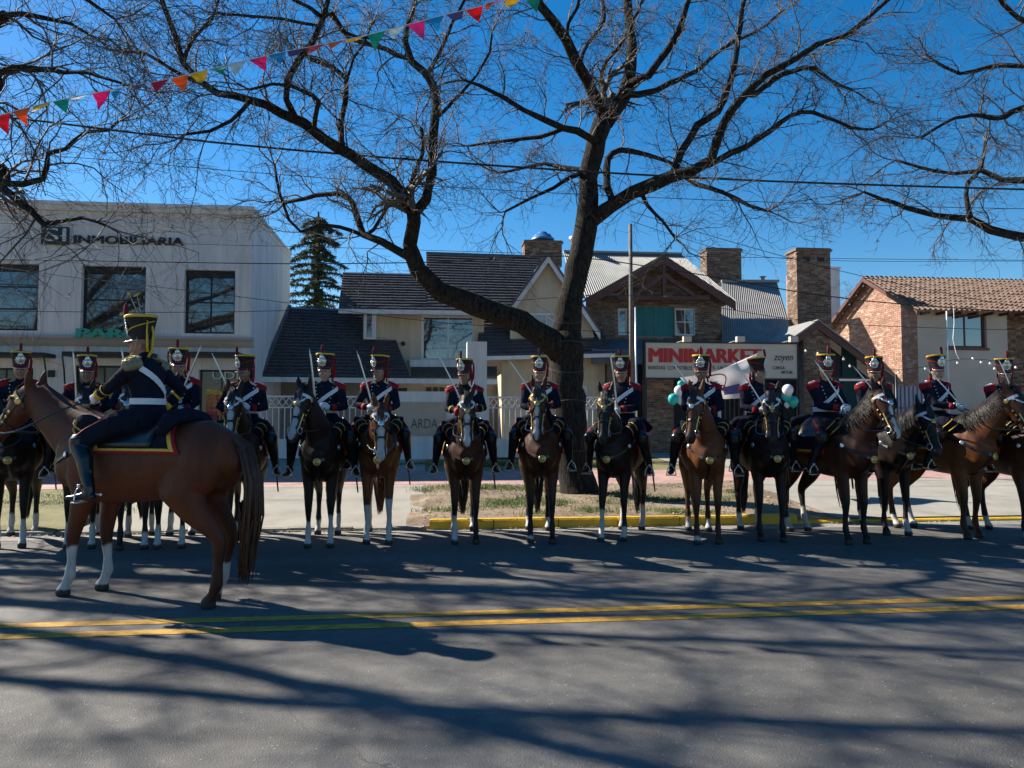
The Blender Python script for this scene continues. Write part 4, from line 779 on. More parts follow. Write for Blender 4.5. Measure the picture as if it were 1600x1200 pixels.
# right tree, trunk outside the frame
tr0 = V((14.6, 14.8, .25)); RL = [(wl((tr0, .3), (tr0 + V((-.1, 0, 1.5)), .26), (tr0 + V((-.2, 0, 2.8)), .24)), True)]; fr = tr0 + V((-.2, 0, 2.6)); D3 = 15.2
def adr(start, pts, drift, D=D3): RL.append(([(start, pts[0][2] * D / FPX * 1.2)] + limb(pts, D, drift), False))
adr(fr, [(1660, 385, 8), (1600, 371, 7), (1549, 361, 6.5), (1515, 341, 5.5), (1465, 337, 4.5), (1414, 324, 4), (1380, 311, 3), (1350, 300, 2)], -.8)
adr(fr + V((0, 0, .2)), [(1680, 300, 8), (1600, 283, 5.5), (1566, 283, 4.5), (1532, 266, 4), (1490, 272, 3), (1440, 262, 2.4), (1400, 250, 2)], 1.2)
adr(fr + V((0, 0, .4)), [(1690, 180, 8), (1600, 170, 5), (1560, 185, 4), (1520, 180, 3), (1480, 190, 2.4), (1440, 215, 2)], -1.5)
adr(fr + V((0, 0, .4)), [(1690, 120, 8), (1600, 104, 4), (1549, 105, 3.2), (1500, 115, 2.4), (1460, 95, 2)], .8)
adr(fr + V((0, 0, .5)), [(1700, 60, 7), (1620, 40, 4.5), (1580, 20, 3.5), (1550, -20, 2.5)], -1.5)
RL.append((limb([(1515, 341, 4), (1509, 304, 3.6), (1512, 285, 3.2), (1532, 262, 3), (1540, 220, 2.2)], D3 - .5, .8), False))
for (dv, L_, r) in (((.6, -.8, .8), 4.5, .11), ((.8, .4, .9), 4.5, .11), ((-.1, -.9, 1.1), 4.6, .1)): RL.append((wild(fr, dv, L_, r, rg), False))
make_tree('street_tree', tr0, RL, 'bare street tree at the right edge above the clay tile roof', 13, .34)
# small bare tree behind the right house
sb = V((19.5, 34, .5)); SL = [(wl((sb, .15), (sb + V((0, 0, 3)), .11), (sb + V((.1, 0, 4.4)), .09)), True)]
for dv in ((-.7, 0, 1), (.5, .2, 1), (-.2, -.3, 1.2), (.1, .3, 1)): SL.append((wild(sb + V((.05, 0, 4)), dv, 3.2, .06, rg), False))
make_tree('garden_tree', sb, SL, 'slender bare tree behind the clay tile roof', 14, .5, .1, .9)
# conifer between the white building and the cream house
cb = PY(492, 655, 36); cb.z = .5; T = thing('conifer', cb, 'dark conifer with layered boughs behind the cream house', 'tree'); rg = random.Random(4)
q = MB(); q.tube([(0, 0, 0), (0, 0, 5), (.05, 0, 11)], [.28, .2, .04], 9); q.build('trunk', m_bark, T, True)
nl = []; 
for k in range(96):
    h = 3.0 + 7.8 * k / 96; Lb = ((11.3 - h) * .36 + .4) * rg.uniform(.35, 1.4); a = k * 2.4 + rg.uniform(-.3, .3); d = V((math.cos(a), math.sin(a), 0)); p0 = V((0, 0, h)); pts = []
    for i in range(6): t = i / 5; pts.append(p0 + d * (Lb * t) + V((0, 0, .25 * t - .55 * t * t)))
    nl.append(([tuple(p) for p in pts], [.03, .025, .02, .016, .01, .006]))
    for i in range(1, 6):
        for _ in range(46):
            c = pts[i - 1].lerp(pts[i], rg.random()); dd = (d * rg.uniform(0, 1) + V((rg.gauss(0, .8), rg.gauss(0, .8), rg.gauss(-.25, .35)))).normalized(); l = rg.uniform(.12, .3); nl.append(([tuple(c), tuple(c + dd * l * .5), tuple(c + dd * l + V((0, 0, -.04)))], [.022, .02, .004]))
v_, q_ = strands(nl); stuff_part(obj('crown', fast_mesh('crown', v_, q_, m_bark2), T))

# ------------------------------------------------------------------ overhead wires
def wire(pts, r, label, D=None, sag=.0):
    P = [PD(x, y, d) for (x, y, d) in pts]; L = [(p, r) for p in P]; Q = resample(L, 1.2, 0, random); q = MB(); o = P[0].copy(); q.tube([p - o for p, _ in Q], r, 6); ob = q.build('overhead_cable', m_wire, None, True); ob.location = o; return tag(ob, label, 'cable', 'overhead cables')
wire([(-200, 160, 13.5), (80, 191, 13.5), (330, 222, 13.6), (600, 246, 13.8), (900, 267, 14), (1200, 283, 14.2), (1600, 296, 14.5), (1800, 300, 14.6)], .019, 'thickest black cable crossing the sky behind the bare branches')
wire([(-200, 228, 20), (120, 246, 20), (340, 265, 20), (600, 285, 20), (800, 298, 20), (1100, 312, 20), (1400, 322, 20), (1800, 330, 20)], .009, 'thin cable just below the thick sky cable')
wire([(-200, 405, 20), (0, 405, 20), (180, 408, 20), (456, 412, 20), (700, 409, 20), (880, 400, 20), (1100, 430, 20), (1350, 470, 20), (1800, 500, 20)], .014, 'black cable across the upper windows of the white building')
wire([(-200, 484, 20.2), (0, 486, 20.2), (230, 488, 20.2), (456, 485, 20.2), (800, 470, 20.2), (1000, 462, 20.2), (1300, 505, 20.2), (1800, 520, 20.2)], .008, 'lowest thin cable across the white building windows')
wire([(-200, 398, 19), (0, 418, 19), (120, 434, 19), (330, 458, 19), (456, 474, 19), (700, 505, 19), (985, 520, 20)], .008, 'thin cable slanting down towards the utility pole')
wire([(-200, 366, 21), (0, 371, 21), (285, 381, 21), (500, 386, 21), (800, 395, 21), (1000, 399, 21), (1300, 404, 21), (1800, 408, 21)], .007, 'thin cable passing below the agency lettering')
wire([(985, 330, 20.9), (1150, 380, 21), (1350, 432, 21), (1600, 480, 21), (1800, 500, 21)], .008, 'thin cable falling right from the utility pole top')
wire([(985, 345, 20.9), (1200, 402, 22), (1600, 408, 22), (1800, 408, 22)], .007, 'thin cable running right just above the chimneys')

# ------------------------------------------------------------------ bunting
Bp = [PD(-420, 300, 9.0), PD(0, 180, 9.5), PD(130, 149, 9.5), PD(270, 122, 9.5), PD(420, 86, 9.5), PD(560, 58, 9.5), PD(700, 22, 9.5), PD(850, -14, 9.5), PD(1050, -70, 9.6), PD(1250, -160, 9.8)]
rope = resample([(p, .006) for p in Bp], .12, .0, random); BU = thing('bunting', Bp[1], 'string of coloured triangular pennants across the upper left sky', 'bunting'); q = MB(); q.tube([p - Bp[1] for p, _ in rope], .006, 5); q.build('rope', m_trimw, BU)
bcol = [(.72, .05, .30), (.03, .40, .68), (.16, .11, .24), (.70, .03, .06), (.80, .18, .02), (.80, .55, .02), (.02, .38, .27), (.55, .65, .68)]
bm = [M('pennant_%d' % i, c, .6, .1, 6.) for i, c in enumerate(bcol)]
def thin_cloth(m, k=.5):
    nt, b = nodes(m); out = nt.nodes['Material Output']; tr = nt.nodes.new('ShaderNodeBsdfTranslucent'); mx = nt.nodes.new('ShaderNodeMixShader'); mx.inputs[0].default_value = k
    nt.links.new(b.inputs['Base Color'].links[0].from_socket, tr.inputs[0]); nt.links.new(b.outputs[0], mx.inputs[1]); nt.links.new(tr.outputs[0], mx.inputs[2]); nt.links.new(mx.outputs[0], out.inputs[0])
for m in bm: thin_cloth(m)
rg = random.Random(31); cum = [0]
for i in range(1, len(rope)): cum.append(cum[-1] + (rope[i][0] - rope[i - 1][0]).length)
def at(s):
    i = max(1, min(len(cum) - 1, next((k for k, c in enumerate(cum) if c >= s), len(cum) - 1))); t = (s - cum[i - 1]) / max(1e-6, cum[i] - cum[i - 1]); return rope[i - 1][0].lerp(rope[i][0], t)
s = .2; i = 0
while s < cum[-1] - .4:
    a, c = at(s), at(s + .24); w = rg.uniform(-.75, .75); tip = (a + c) / 2 + V((rg.uniform(-.12, .12), math.sin(w) * .22, -.26 * math.cos(w) * rg.uniform(.55, 1))); n = (c - a).cross(tip - a).normalized(); bend = n * rg.uniform(-.05, .05)
    m1, m2 = a.lerp(tip, .5) + bend, c.lerp(tip, .5) + bend; tp = tip + bend * rg.uniform(-1, .4); th = n * .0015; b = MB(); F = [a, c, m2, m1, tp]; b.add([p - Bp[1] + th for p in F] + [p - Bp[1] - th for p in F], [(0, 3, 2, 1), (3, 4, 2), (5, 6, 7, 8), (8, 7, 9), (0, 1, 6, 5), (1, 2, 7, 6), (2, 4, 9, 7), (4, 3, 8, 9), (3, 0, 5, 8)]); b.build('pennant', bm[i % 8], BU); s += .248 + rg.uniform(0, .02); i += 1

# ------------------------------------------------------------------ horses and riders
from mathutils.bvhtree import BVHTree
class Body:
    """overlapping tapered tubes that are fused into one continuous skin"""
    def __init__(s): s.mb = MB(); s.seg = []; s.lab = []
    def tube(s, label, pts, ab, side=(0, 1, 0), n=14):
        pts = [V(p) for p in pts]; ab = [x if isinstance(x, (tuple, list)) else (x, x) for x in ab]
        # rounded ends
        t0 = (pts[0] - pts[1]).normalized(); t1 = (pts[-1] - pts[-2]).normalized(); m0, m1 = min(ab[0]), min(ab[-1])
        P = [pts[0] + t0 * m0 * .55] + pts + [pts[-1] + t1 * m1 * .55]; A = [(ab[0][0] * .55, ab[0][1] * .55)] + ab + [(ab[-1][0] * .55, ab[-1][1] * .55)]
        s.mb.tube(P, A, n, side=side); k = len(pts)
        for i in range(k - 1): s.seg.append((*pts[i], *pts[i + 1], sum(ab[i]) / 2, sum(ab[i + 1]) / 2, i / (k - 1), (i + 1) / (k - 1))); s.lab.append(label)
    def ball(s, label, c, r): s.mb.ell(c, r, nu=12, nv=8); s.seg.append((*c, *(V(c) + V((0, 0, .001))), sum(r) / 3, sum(r) / 3, 0, 1)); s.lab.append(label)
    def skin(s, name, voxel, it=6, fac=.5):
        o = s.mb.build(name, m_dark); m = o.modifiers.new('r', 'REMESH'); m.mode = 'VOXEL'; m.voxel_size = voxel; m.use_smooth_shade = True
        k = o.modifiers.new('s', 'SMOOTH'); k.iterations = it; k.factor = fac
        me = bpy.data.meshes.new_from_object(o.evaluated_get(bpy.context.evaluated_depsgraph_get())); bpy.data.objects.remove(o); me.materials.clear(); me.name = name; return me
    def classify(s, co):
        S = np.array(s.seg); a, b = S[:, :3], S[:, 3:6]; d = b - a; L = (d * d).sum(1) + 1e-12; best = np.full(len(co), 1e9); lab = np.zeros(len(co), int); tt = np.zeros(len(co))
        for i in range(len(S)):
            t = np.clip(((co - a[i]) @ d[i]) / L[i], 0, 1); q = np.linalg.norm(co - (a[i] + t[:, None] * d[i]), axis=1) / (S[i, 6] + (S[i, 7] - S[i, 6]) * t); u = q < best
            best[u] = q[u]; lab[u] = i; tt[u] = S[i, 8] + (S[i, 9] - S[i, 8]) * t[u]
        return [s.lab[i] for i in lab], tt
def interp(tab, x):
    for i in range(len(tab) - 1):
        if tab[i][0] <= x <= tab[i + 1][0]: t = (x - tab[i][0]) / (tab[i + 1][0] - tab[i][0]); return [tab[i][k] + (tab[i + 1][k] - tab[i][k]) * t for k in range(1, len(tab[i]))]
    return list(tab[0][1:] if x < tab[0][0] else tab[-1][1:])
def get_co(me): co = np.empty(len(me.vertices) * 3, np.float32); me.vertices.foreach_get('co', co); return co.reshape(-1, 3).astype(float)
COATS = {'bay': ((.050, .014, .005), (.012, .009, .008)), 'dark': ((.014, .006, .004), (.009, .007, .006)), 'chestnut': ((.100, .026, .009), (.055, .016, .007)), 'brown': ((.030, .010, .005), (.012, .009, .008)), 'sorrel': ((.12, .038, .011), (.05, .018, .008))}
WHT = np.array((.44, .41, .38))
HEADT = [(0, .105, .075), (.12, .125, .092), (.28, .135, .100), (.45, .112, .080), (.62, .088, .062), (.78, .078, .058), (.90, .078, .062), (1., .055, .048)]
# name-neutral tack meshes that every horse shares
def small_meshes():
    r = {}
    q = MB(); q.lathe([(.001, .008), (.018, .010), (.03, .006), (.033, 0), (.001, -.003)], 14); r['rosette_gold'] = q.mesh('rosette', m_gold, True); r['rosette_silver'] = q.mesh('rosette', m_steel, True)
    q = MB(); q.lathe([(.001, .012), (.02, .014), (.022, .006), (.04, .008), (.047, .003), (.047, -.004), (.001, -.004)], 16); r['medal'] = q.mesh('medallion', m_gold, True)
    q = MB(); n = 16; q.tube([(.0, .062 * math.sin(math.pi * (i / n - .5)) if 0 else -.062 * math.cos(math.pi * i / n), .12 * math.sin(math.pi * i / n)) for i in range(n + 1)], .007, 6); q.box(-.03, .03, -.068, .068, -.012, 0); q.box(-.012, .012, -.018, .018, .115, .15); r['stirrup'] = q.mesh('stirrup', m_steel, True)
    q = MB(); q.ell((0, 0, 0), (.016, .016, .016), nu=8, nv=6); r['eye'] = q.mesh('eye', m_eye, True)
    q = MB(); q.tube([(.04 * math.cos(w * .524), 0, .04 * math.sin(w * .524)) for w in range(13)], .006, 5, cap=False); r['ring'] = q.mesh('bit_ring', m_steel, True)
    return r
SM = small_meshes()
def strap(b, pts, nrm, w, th=.005, m=0):
    """flat strap through pts with outward normals"""
    pts = [V(p) for p in pts]; k = len(pts); vs = []
    for i in range(k):
        t = (pts[min(i + 1, k - 1)] - pts[max(i - 1, 0)]).normalized(); n = (V(nrm[i]) - t * V(nrm[i]).dot(t)).normalized(); s = t.cross(n)
        vs += [pts[i] - s * w / 2, pts[i] + s * w / 2, pts[i] + s * w / 2 + n * th, pts[i] - s * w / 2 + n * th]
    fs = [(3, 2, 1, 0), tuple(range(4 * k - 4, 4 * k))] + [(4 * i + j, 4 * i + (j + 1) % 4, 4 * i + 4 + (j + 1) % 4, 4 * i + 4 + j) for i in range(k - 1) for j in range(4)]
    b.add(vs, fs, m)
def make_horse(loc, rz, sc, label, coat='bay', yaw=0., head_dn=66., neck_el=50., low=0., blaze=.6, socks=(0, 0, 0, 0), seed=0, voxel=.019, stance=(0, 0, 0, 0), band='white', near=False, mane_c=0, xs=1., nlen=1., cloth=100):
    rng = random.Random(seed); T = thing('horse', loc, label, 'horse', 'horses of the mounted troop', rz, sc); T.scale.x = sc * xs; B_ = Body()
    trunk = [(-.80, 1.17, .13, .10), (-.72, 1.19, .24, .20), (-.56, 1.215, .315, .265), (-.38, 1.205, .31, .275), (-.15, 1.165, .315, .285), (.08, 1.14, .325, .295), (.28, 1.14, .34, .285), (.45, 1.165, .365, .25), (.60, 1.17, .325, .22), (.72, 1.155, .24, .18), (.79, 1.14, .14, .12)]
    B_.tube('trunk', [(x, 0, z) for x, z, a, b in trunk], [(a, b) for x, z, a, b in trunk], n=20)
    for s in (-1, 1): B_.ball('trunk', (.66, s * .085, 1.10), (.14, .10, .17)); B_.ball('trunk', (-.55, s * .14, 1.17), (.22, .14, .28)); B_.ball('trunk', (.47, s * .165, 1.16), (.15, .085, .25))
    # neck in the sagittal plane, then turned
    base = V((.46, 0, 1.25)); e = R(neck_el); nl = .80 * nlen; pol = base + V((math.cos(e) * nl, 0, math.sin(e) * nl - low)); mid = base + V((math.cos(R(neck_el - 14)) * nl * .52, 0, math.sin(R(neck_el - 14)) * nl * .52 - low * .5)) + V((-.02, 0, .03))
    npts, nab = [], []
    for i in range(7):
        t = i / 6; p = (1 - t) ** 2 * base + 2 * t * (1 - t) * mid + t * t * pol; q = Matrix.Rotation(R(yaw) * .65 * t, 3, 'Z'); npts.append(base + q @ (p - base)); a, b = interp([(0, .335, .185), (.3, .255, .135), (.6, .19, .098), (.85, .145, .083), (1, .12, .078)], t); nab.append((a, b))
    pol = npts[-1]; yw = R(yaw); dn = R(head_dn); hd = V((math.cos(dn) * math.cos(yw), math.cos(dn) * math.sin(yw), -math.sin(dn))); sd = V((-math.sin(yw), math.cos(yw), 0)); nn = hd.cross(sd)
    B_.tube('neck', npts, nab, side=(-math.sin(yw * .5), math.cos(yw * .5), 0), n=16)
    HL = .64; h0 = pol + nn * .01 - hd * .04; hc = lambda t: h0 + hd * (HL * t) - nn * (.012 * math.sin(math.pi * t))
    B_.tube('head', [hc(t) for t, a, b in HEADT], [(a, b) for t, a, b in HEADT], side=sd, n=16)
    for s in (-1, 1):
        B_.ball('head', hc(.30) - nn * .035 + sd * s * .05, (.075, .05, .085)); B_.ball('head', hc(.24) + nn * .075 + sd * s * .062, (.032, .03, .034)); B_.ball('head', hc(.93) + nn * .045 + sd * s * .035, (.03, .024, .03))
        er = h0 + sd * s * .058 + nn * .02; ed = (-hd * .75 + nn * .42 + sd * s * (.18 + rng.uniform(-.08, .1)) + V((0, 0, .25))).normalized()
        B_.tube('ear', [er, er + ed * .06, er + ed * .12, er + ed * .185], [(.026, .034), (.030, .042), (.024, .034), (.010, .012)], side=(sd + nn * .4 * s), n=10)
    B_.ball('head', hc(.97) - nn * .045, (.035, .04, .035))
    # legs
    FX, HX = .50, -.58
    for k, (fr, s) in enumerate(((1, 1), (1, -1), (0, 1), (0, -1))):
        dx = stance[k]; y = s * .135
        if fr:
            P = [(FX - .02, s * .155, 1.06), (FX - .05 + dx * .1, s * .150, .88), (FX - .01 + dx * .4, y, .70), (FX + .015 + dx * .62, y, .515), (FX + .012 + dx * .70, y, .455), (FX + .0 + dx * .85, y, .30), (FX - .002 + dx * .95, y, .185), (FX + .035 + dx, y, .10), (FX + .055 + dx, y, .055), (FX + .06 + dx, y, .015)]
            A_ = [(.15, .085), (.115, .078), (.078, .062), (.058, .050), (.050, .043), (.037, .030), (.048, .042), (.038, .036), (.058, .052), (.066, .058)]; lb = 'fleg%d' % k
        else:
            P = [(HX + .10, s * .15, 1.10), (HX + .15 + dx * .1, s * .165, .93), (HX + .06 + dx * .3, s * .155, .78), (HX - .09 + dx * .55, y, .60), (HX - .105 + dx * .6, y, .54), (HX - .075 + dx * .8, y, .36), (HX - .05 + dx * .95, y, .195), (HX - .01 + dx, y, .105), (HX + .02 + dx, y, .055), (HX + .03 + dx, y, .015)]
            A_ = [(.23, .12), (.185, .115), (.125, .080), (.072, .052), (.062, .044), (.042, .034), (.050, .043), (.040, .037), (.058, .052), (.066, .058)]; lb = 'hleg%d' % k
        B_.tube(lb, P, A_, n=12)
    me = B_.skin('body', voxel); co = get_co(me); lab, tt = B_.classify(co); lab = np.array(lab); c0, c1 = (np.array(c) for c in COATS[coat]); col = np.tile(c0, (len(co), 1))
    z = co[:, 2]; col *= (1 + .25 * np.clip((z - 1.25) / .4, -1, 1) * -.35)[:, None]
    for k in range(4):
        m = np.isin(lab, ['fleg%d' % k, 'hleg%d' % k]); w = np.clip((.72 - z) / .25, 0, 1)[:, None]; col[m] = (col * (1 - w) + c1 * w)[m]
        if socks[k]: w = np.clip((socks[k] + .012 * np.sin(co[:, 0] * 60) - z) / .02, 0, 1)[:, None]; col[m] = (col * (1 - w) + WHT * w)[m]
        hf = m & (z < .062); col[hf] = (.035, .03, .026)
    rel = co - np.array(h0); th = rel @ np.array(hd) / HL; tn = rel @ np.array(nn); ts = np.abs(rel @ np.array(sd)); hm = (lab == 'head')
    w = np.clip((th - .8) / .12, 0, 1)[:, None]; col[hm] = (col * (1 - w) + np.array((.022, .018, .016)) * w)[hm]
    if blaze:
        wd = .058 * blaze * np.interp(th, [.0, .15, .35, .7, .95], [.2, 1., .8, .75, 1.0]) + .006 * np.sin(th * 30)
        w = np.clip((wd - ts) / .012, 0, 1) * (tn > .03) * np.clip((th - .08) / .05, 0, 1); w[~hm] = 0
        if blaze < .5: w *= th < .42
        col = col * (1 - w[:, None]) + WHT * w[:, None]
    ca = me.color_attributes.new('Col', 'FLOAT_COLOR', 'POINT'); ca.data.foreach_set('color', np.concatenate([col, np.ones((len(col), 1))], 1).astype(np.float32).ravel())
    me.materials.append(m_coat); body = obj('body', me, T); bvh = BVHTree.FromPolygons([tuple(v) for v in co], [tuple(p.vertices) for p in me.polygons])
    for s in (-1, 1): obj('eye', SM['eye'], T, hc(.25) + nn * .082 + sd * s * .085)
    # mane, forelock, tail
    hm_ = (m_hair, m_hairb)[mane_c]; L = []; sgn = rng.choice((-1, 1))
    for i in range(300):
        t = rng.uniform(.12, 1.0); f = t * 6; k = min(5, int(f)); c = npts[k].lerp(npts[k + 1], f - k); tg = (npts[k + 1] - npts[k]).normalized(); a = nab[k][0] + (nab[k + 1][0] - nab[k][0]) * (f - k); b = nab[k][1]; sdd = V((-math.sin(yw * t * .65), math.cos(yw * t * .65), 0)); up = tg.cross(sdd); ln = rng.uniform(.14, .27)
        p = c + up * (a - .01); L.append(([tuple(p), tuple(p + up * .02 + sdd * sgn * .04), tuple(p - up * ln * .4 + sdd * sgn * (b * .72 + .02)), tuple(p - up * ln + sdd * sgn * (b + .015) + tg * rng.uniform(-.05, .02))], [.008, .009, .007, .002]))
    for i in range(46):
        p = h0 + nn * .07 - hd * .02 + sd * rng.uniform(-.03, .03); e_ = hc(rng.uniform(.16, .34)) + nn * .13 + sd * rng.uniform(-.055, .055); L.append(([tuple(p), tuple(p + nn * .05 - hd * .01), tuple(p.lerp(e_, .6) + nn * .03), tuple(e_)], [.006, .007, .006, .002]))
    v_, q_ = strands(L, 4); obj('mane', fast_mesh('mane', v_, q_, hm_), T); L = []
    for i in range(280):
        a = rng.uniform(-1, 1); p = V((-.80 + rng.uniform(-.02, .03), rng.uniform(-.03, .03), 1.36 + rng.uniform(-.05, .03))); w = rng.uniform(.3, 1); zl = rng.uniform(.30, .75)
        L.append(([tuple(p), tuple(p + V((-.09, a * .03, -.06))), tuple(p + V((-.14 * (1 + .2 * w), a * .055, -.30))), tuple(p + V((-.12 - .05 * w, a * .075, -.60))), tuple(V((p.x - .06 - .08 * w, a * .07, zl + .12))), tuple(V((p.x - .02 - .1 * w, a * .04 * w, zl - .12)))], [.010, .011, .011, .010, .008, .002]))
    v_, q_ = strands(L, 4); obj('tail', fast_mesh('tail', v_, q_, hm_), T)
    # bridle
    def hp(t, ang, off=.006):          # ang 0 = front of the face, 90 = left cheek
        a, b = interp(HEADT, t); ca_, sa = math.cos(R(ang)), math.sin(R(ang)); d = nn * ca_ + sd * sa; o = hc(t); h = bvh.ray_cast(o + d * .4, -d, .4)
        return (h[0] + d * off, d) if h[0] is not None else (o + nn * (a * ca_) + sd * (b * sa), d)
    BR = MB(); mb_ = 0
    def run(ps, w, m): strap(BR, [p[0] for p in ps], [p[1] for p in ps], w, .006, m)
    run([hp(.17, a) for a in range(-100, 101, 20)], .034, 1)                       # browband
    run([hp(.60, a) for a in range(0, 361, 20)], .024, 0)                          # noseband
    for s in (-1, 1):
        run([hp(t, s * (96 - 10 * t)) for t in (.08, .2, .35, .5, .65, .8)], .024, 0)           # cheek strap
        run([hp(.17, s * 60), hp(.27, s * 34), hp(.36, 0, .012)], .02, 1); run([hp(.36, 0, .012), hp(.45, s * 36), hp(.58, s * 72)], .016, 0)   # crossed face straps
        run([hp(.10, s * 90), hp(.22, s * 130), hp(.34, s * 165)], .02, 0)
        run([hp(t, s * 60, .008) for t in (.5, .6, .7, .8)], .014, 2)
    br = BR.build('bridle', [m_bleath, m_wleath if band == 'white' else m_gold, m_gold], T); p, d = hp(.36, 0, .016); obj('rosette', SM['rosette_gold' if band != 'white' or seed % 2 else 'rosette_silver'], br, p, d.to_track_quat('Z', 'Y').to_euler())
    bits = []
    for s in (-1, 1):
        p, d = hp(.82, s * 82, .012); o = obj('bit_ring', SM['ring'], br, p, d.to_track_quat('Y', 'Z').to_euler()); bits.append(p)
        p, d = hp(.19, s * 95, .01); obj('rosette', SM['rosette_gold'], br, p, d.to_track_quat('Z', 'Y').to_euler())
        for t in (.4, .5, .6): p, d = hp(t, s * 90, .01); o = obj('buckle', SM['rosette_gold'], br, p, d.to_track_quat('Z', 'Y').to_euler()); o.scale = (.45, .45, .6)
    # breast collar
    def bp(x, y, z, d, off=.008):
        d = V(d).normalized(); h = bvh.ray_cast(V((x, y, z)) + d * 1.2, -d, 1.2); return (h[0] + d * off, d) if h[0] is not None else (V((x, y, z)), d)
    BC = MB()
    for s in (-1, 1):
        ps = [bp(.2, s * .1, 1.28, (0, s, .25)), bp(.4, s * .1, 1.26, (.2, s, .2)), bp(.5, s * .1, 1.22, (.6, s, .1)), bp(.5, s * .09, 1.17, (1, s * .6, .05)), bp(.5, s * .03, 1.10, (1, s * .15, 0)), bp(.5, 0, 1.08, (1, 0, 0))]
        strap(BC, [p[0] for p in ps], [p[1] for p in ps], .035, .007, 0)
    ps = [bp(.5, 0, 1.08, (1, 0, 0)), bp(.5, 0, .98, (1, 0, -.2)), bp(.45, 0, .90, (.8, 0, -.8))]; strap(BC, [p[0] for p in ps], [p[1] for p in ps], .03, .007, 0)
    bc = BC.build('breast_collar', m_bleath, T); p, d = bp(.5, 0, 1.07, (1, 0, 0), .018); obj('medallion', SM['medal'], bc, p, d.to_track_quat('Z', 'Y').to_euler())
    for s in (-1, 1): p, d = bp(.5, s * .1, 1.22, (.6, s, .1), .016); o = obj('buckle', SM['rosette_silver'], bc, p, d.to_track_quat('Z', 'Y').to_euler()); o.scale = (.9, .9, .9)
    # saddle cloth and saddle draped over the back
    def drape(x0f, x1f, amax, nx, ny, off, ring=0):
        G = []
        for j in range(ny + 1):
            s = -1 + 2 * j / ny; row = []
            for i in range(nx + 1):
                x = x0f(s) + (x1f(s) - x0f(s)) * i / nx; a = R(amax) * s; d = V((0, math.sin(a), math.cos(a))); o = V((x, 0, 1.16)); h = bvh.ray_cast(o + d * 1.0, -d, 1.0); rr_ = (h[0] - o).length if h[0] is not None else .3; rr_ = min(rr_, .36)
                row.append(o + d * (rr_ + (off(i / nx, s) if callable(off) else off)))
            G.append(row)
        return G
    def grid_mesh(G, matf):
        b = MB(); ny, nx = len(G), len(G[0]); vs = [p for r in G for p in r]; o = len(vs)
        b.v = [tuple(p) for p in vs]
        for j in range(ny - 1):
            for i in range(nx - 1): b.f.append((j * nx + i, j * nx + i + 1, (j + 1) * nx + i + 1, (j + 1) * nx + i)); b.m.append(matf(i, j, nx - 1, ny - 1))
        return b
    G = drape(lambda s: -.36 - .20 * max(0, abs(s) - .25) ** 1.2, lambda s: .36 - .05 * abs(s), cloth, 22, 36, .014)
    def cm(i, j, nx, ny):
        e = min(i, nx - 1 - i, j, ny - 1 - j); return (2, 1, 0)[min(2, e)]
    g = grid_mesh(G, cm); sc_ = g.build('saddle_cloth', [m_navy, m_yelc, m_red], T, True); md = sc_.modifiers.new('t', 'SOLIDIFY'); md.thickness = .008
    G = drape(lambda s: -.24, lambda s: .24, 62, 14, 16, lambda u, s: .030 + .075 * max(0, 1 - (u / .16) ** 2) * max(0, 1 - abs(s) * 1.3) + .075 * max(0, 1 - ((1 - u) / .14) ** 2) * max(0, 1 - abs(s) * 1.3)); g = grid_mesh(G, lambda *a: 0); sd_ = g.build('saddle', m_bleath, T, True); md = sd_.modifiers.new('t', 'SOLIDIFY'); md.thickness = .02
    for s in (-1, 1):
        q = MB(); c = V((.38, s * .19, 1.43)); rt = Matrix.Rotation(s * R(-38), 3, 'X') @ Matrix.Rotation(R(-28), 3, 'Y'); q.ell(c, (.14, .075, .19), 0, 14, 10, rt)
        for zz in (-.02, .06): q.tube([c + rt @ V((.141 * math.sqrt(1 - (zz / .19) ** 2) * math.cos(w * .393), .077 * math.sqrt(1 - (zz / .19) ** 2) * math.sin(w * .393), zz)) for w in range(17)], .007, 5, 1, cap=False)
        q.build('holster_cover', [m_navy, m_yelc], sc_, True)
    q = MB(); c = V((-.36, 0, 1.545)); q.tube([c + V((0, -.30, -.10)), c + V((0, -.2, -.01)), c + V((0, 0, .03)), c + V((0, .2, -.01)), c + V((0, .30, -.10))], [.055, .065, .065, .065, .055], 12, 0)
    for s in (-1, 1): q.tube([c + V((0, s * .300, -.10)), c + V((0, s * .318, -.118))], [.056, .045], 12, 0)
    q.build('cloak_roll', [m_navy, m_red], sc_, True)
    return dict(root=T, bits=bits, sc=sc, stir=sc_, pol=pol)

# ---- riders
def glove_mesh():
    B_ = Body()      # frame: x = from wrist to knuckles, z = grip axis (thumb side up), y = palm normal
    B_.tube('g', [(-.05, 0, 0), (-.01, 0, 0), (.03, 0, 0), (.06, .002, 0)], [(.03, .024), (.033, .022), (.042, .02), (.040, .017)], side=(0, 1, 0), n=10)
    for i, z in enumerate((.032, .011, -.011, -.031)):
        k = (1, 1.08, 1.0, .84)[i]; B_.tube('g', [(.058, .0, z), (.085 * k ** .5, .018, z * .98), (.082 * k ** .5, .046, z * .95), (.055, .058, z * .93), (.040, .046, z * .93)], [.0105, .0102, .0098, .009, .008], n=8)
    B_.tube('g', [(-.005, .01, .034), (.018, .032, .048), (.045, .046, .042), (.062, .056, .030)], [.015, .0125, .011, .009], n=8)
    me = B_.skin('glove', .0055, 2, .4); me.materials.append(m_wleath); return me
GLOVE = glove_mesh()
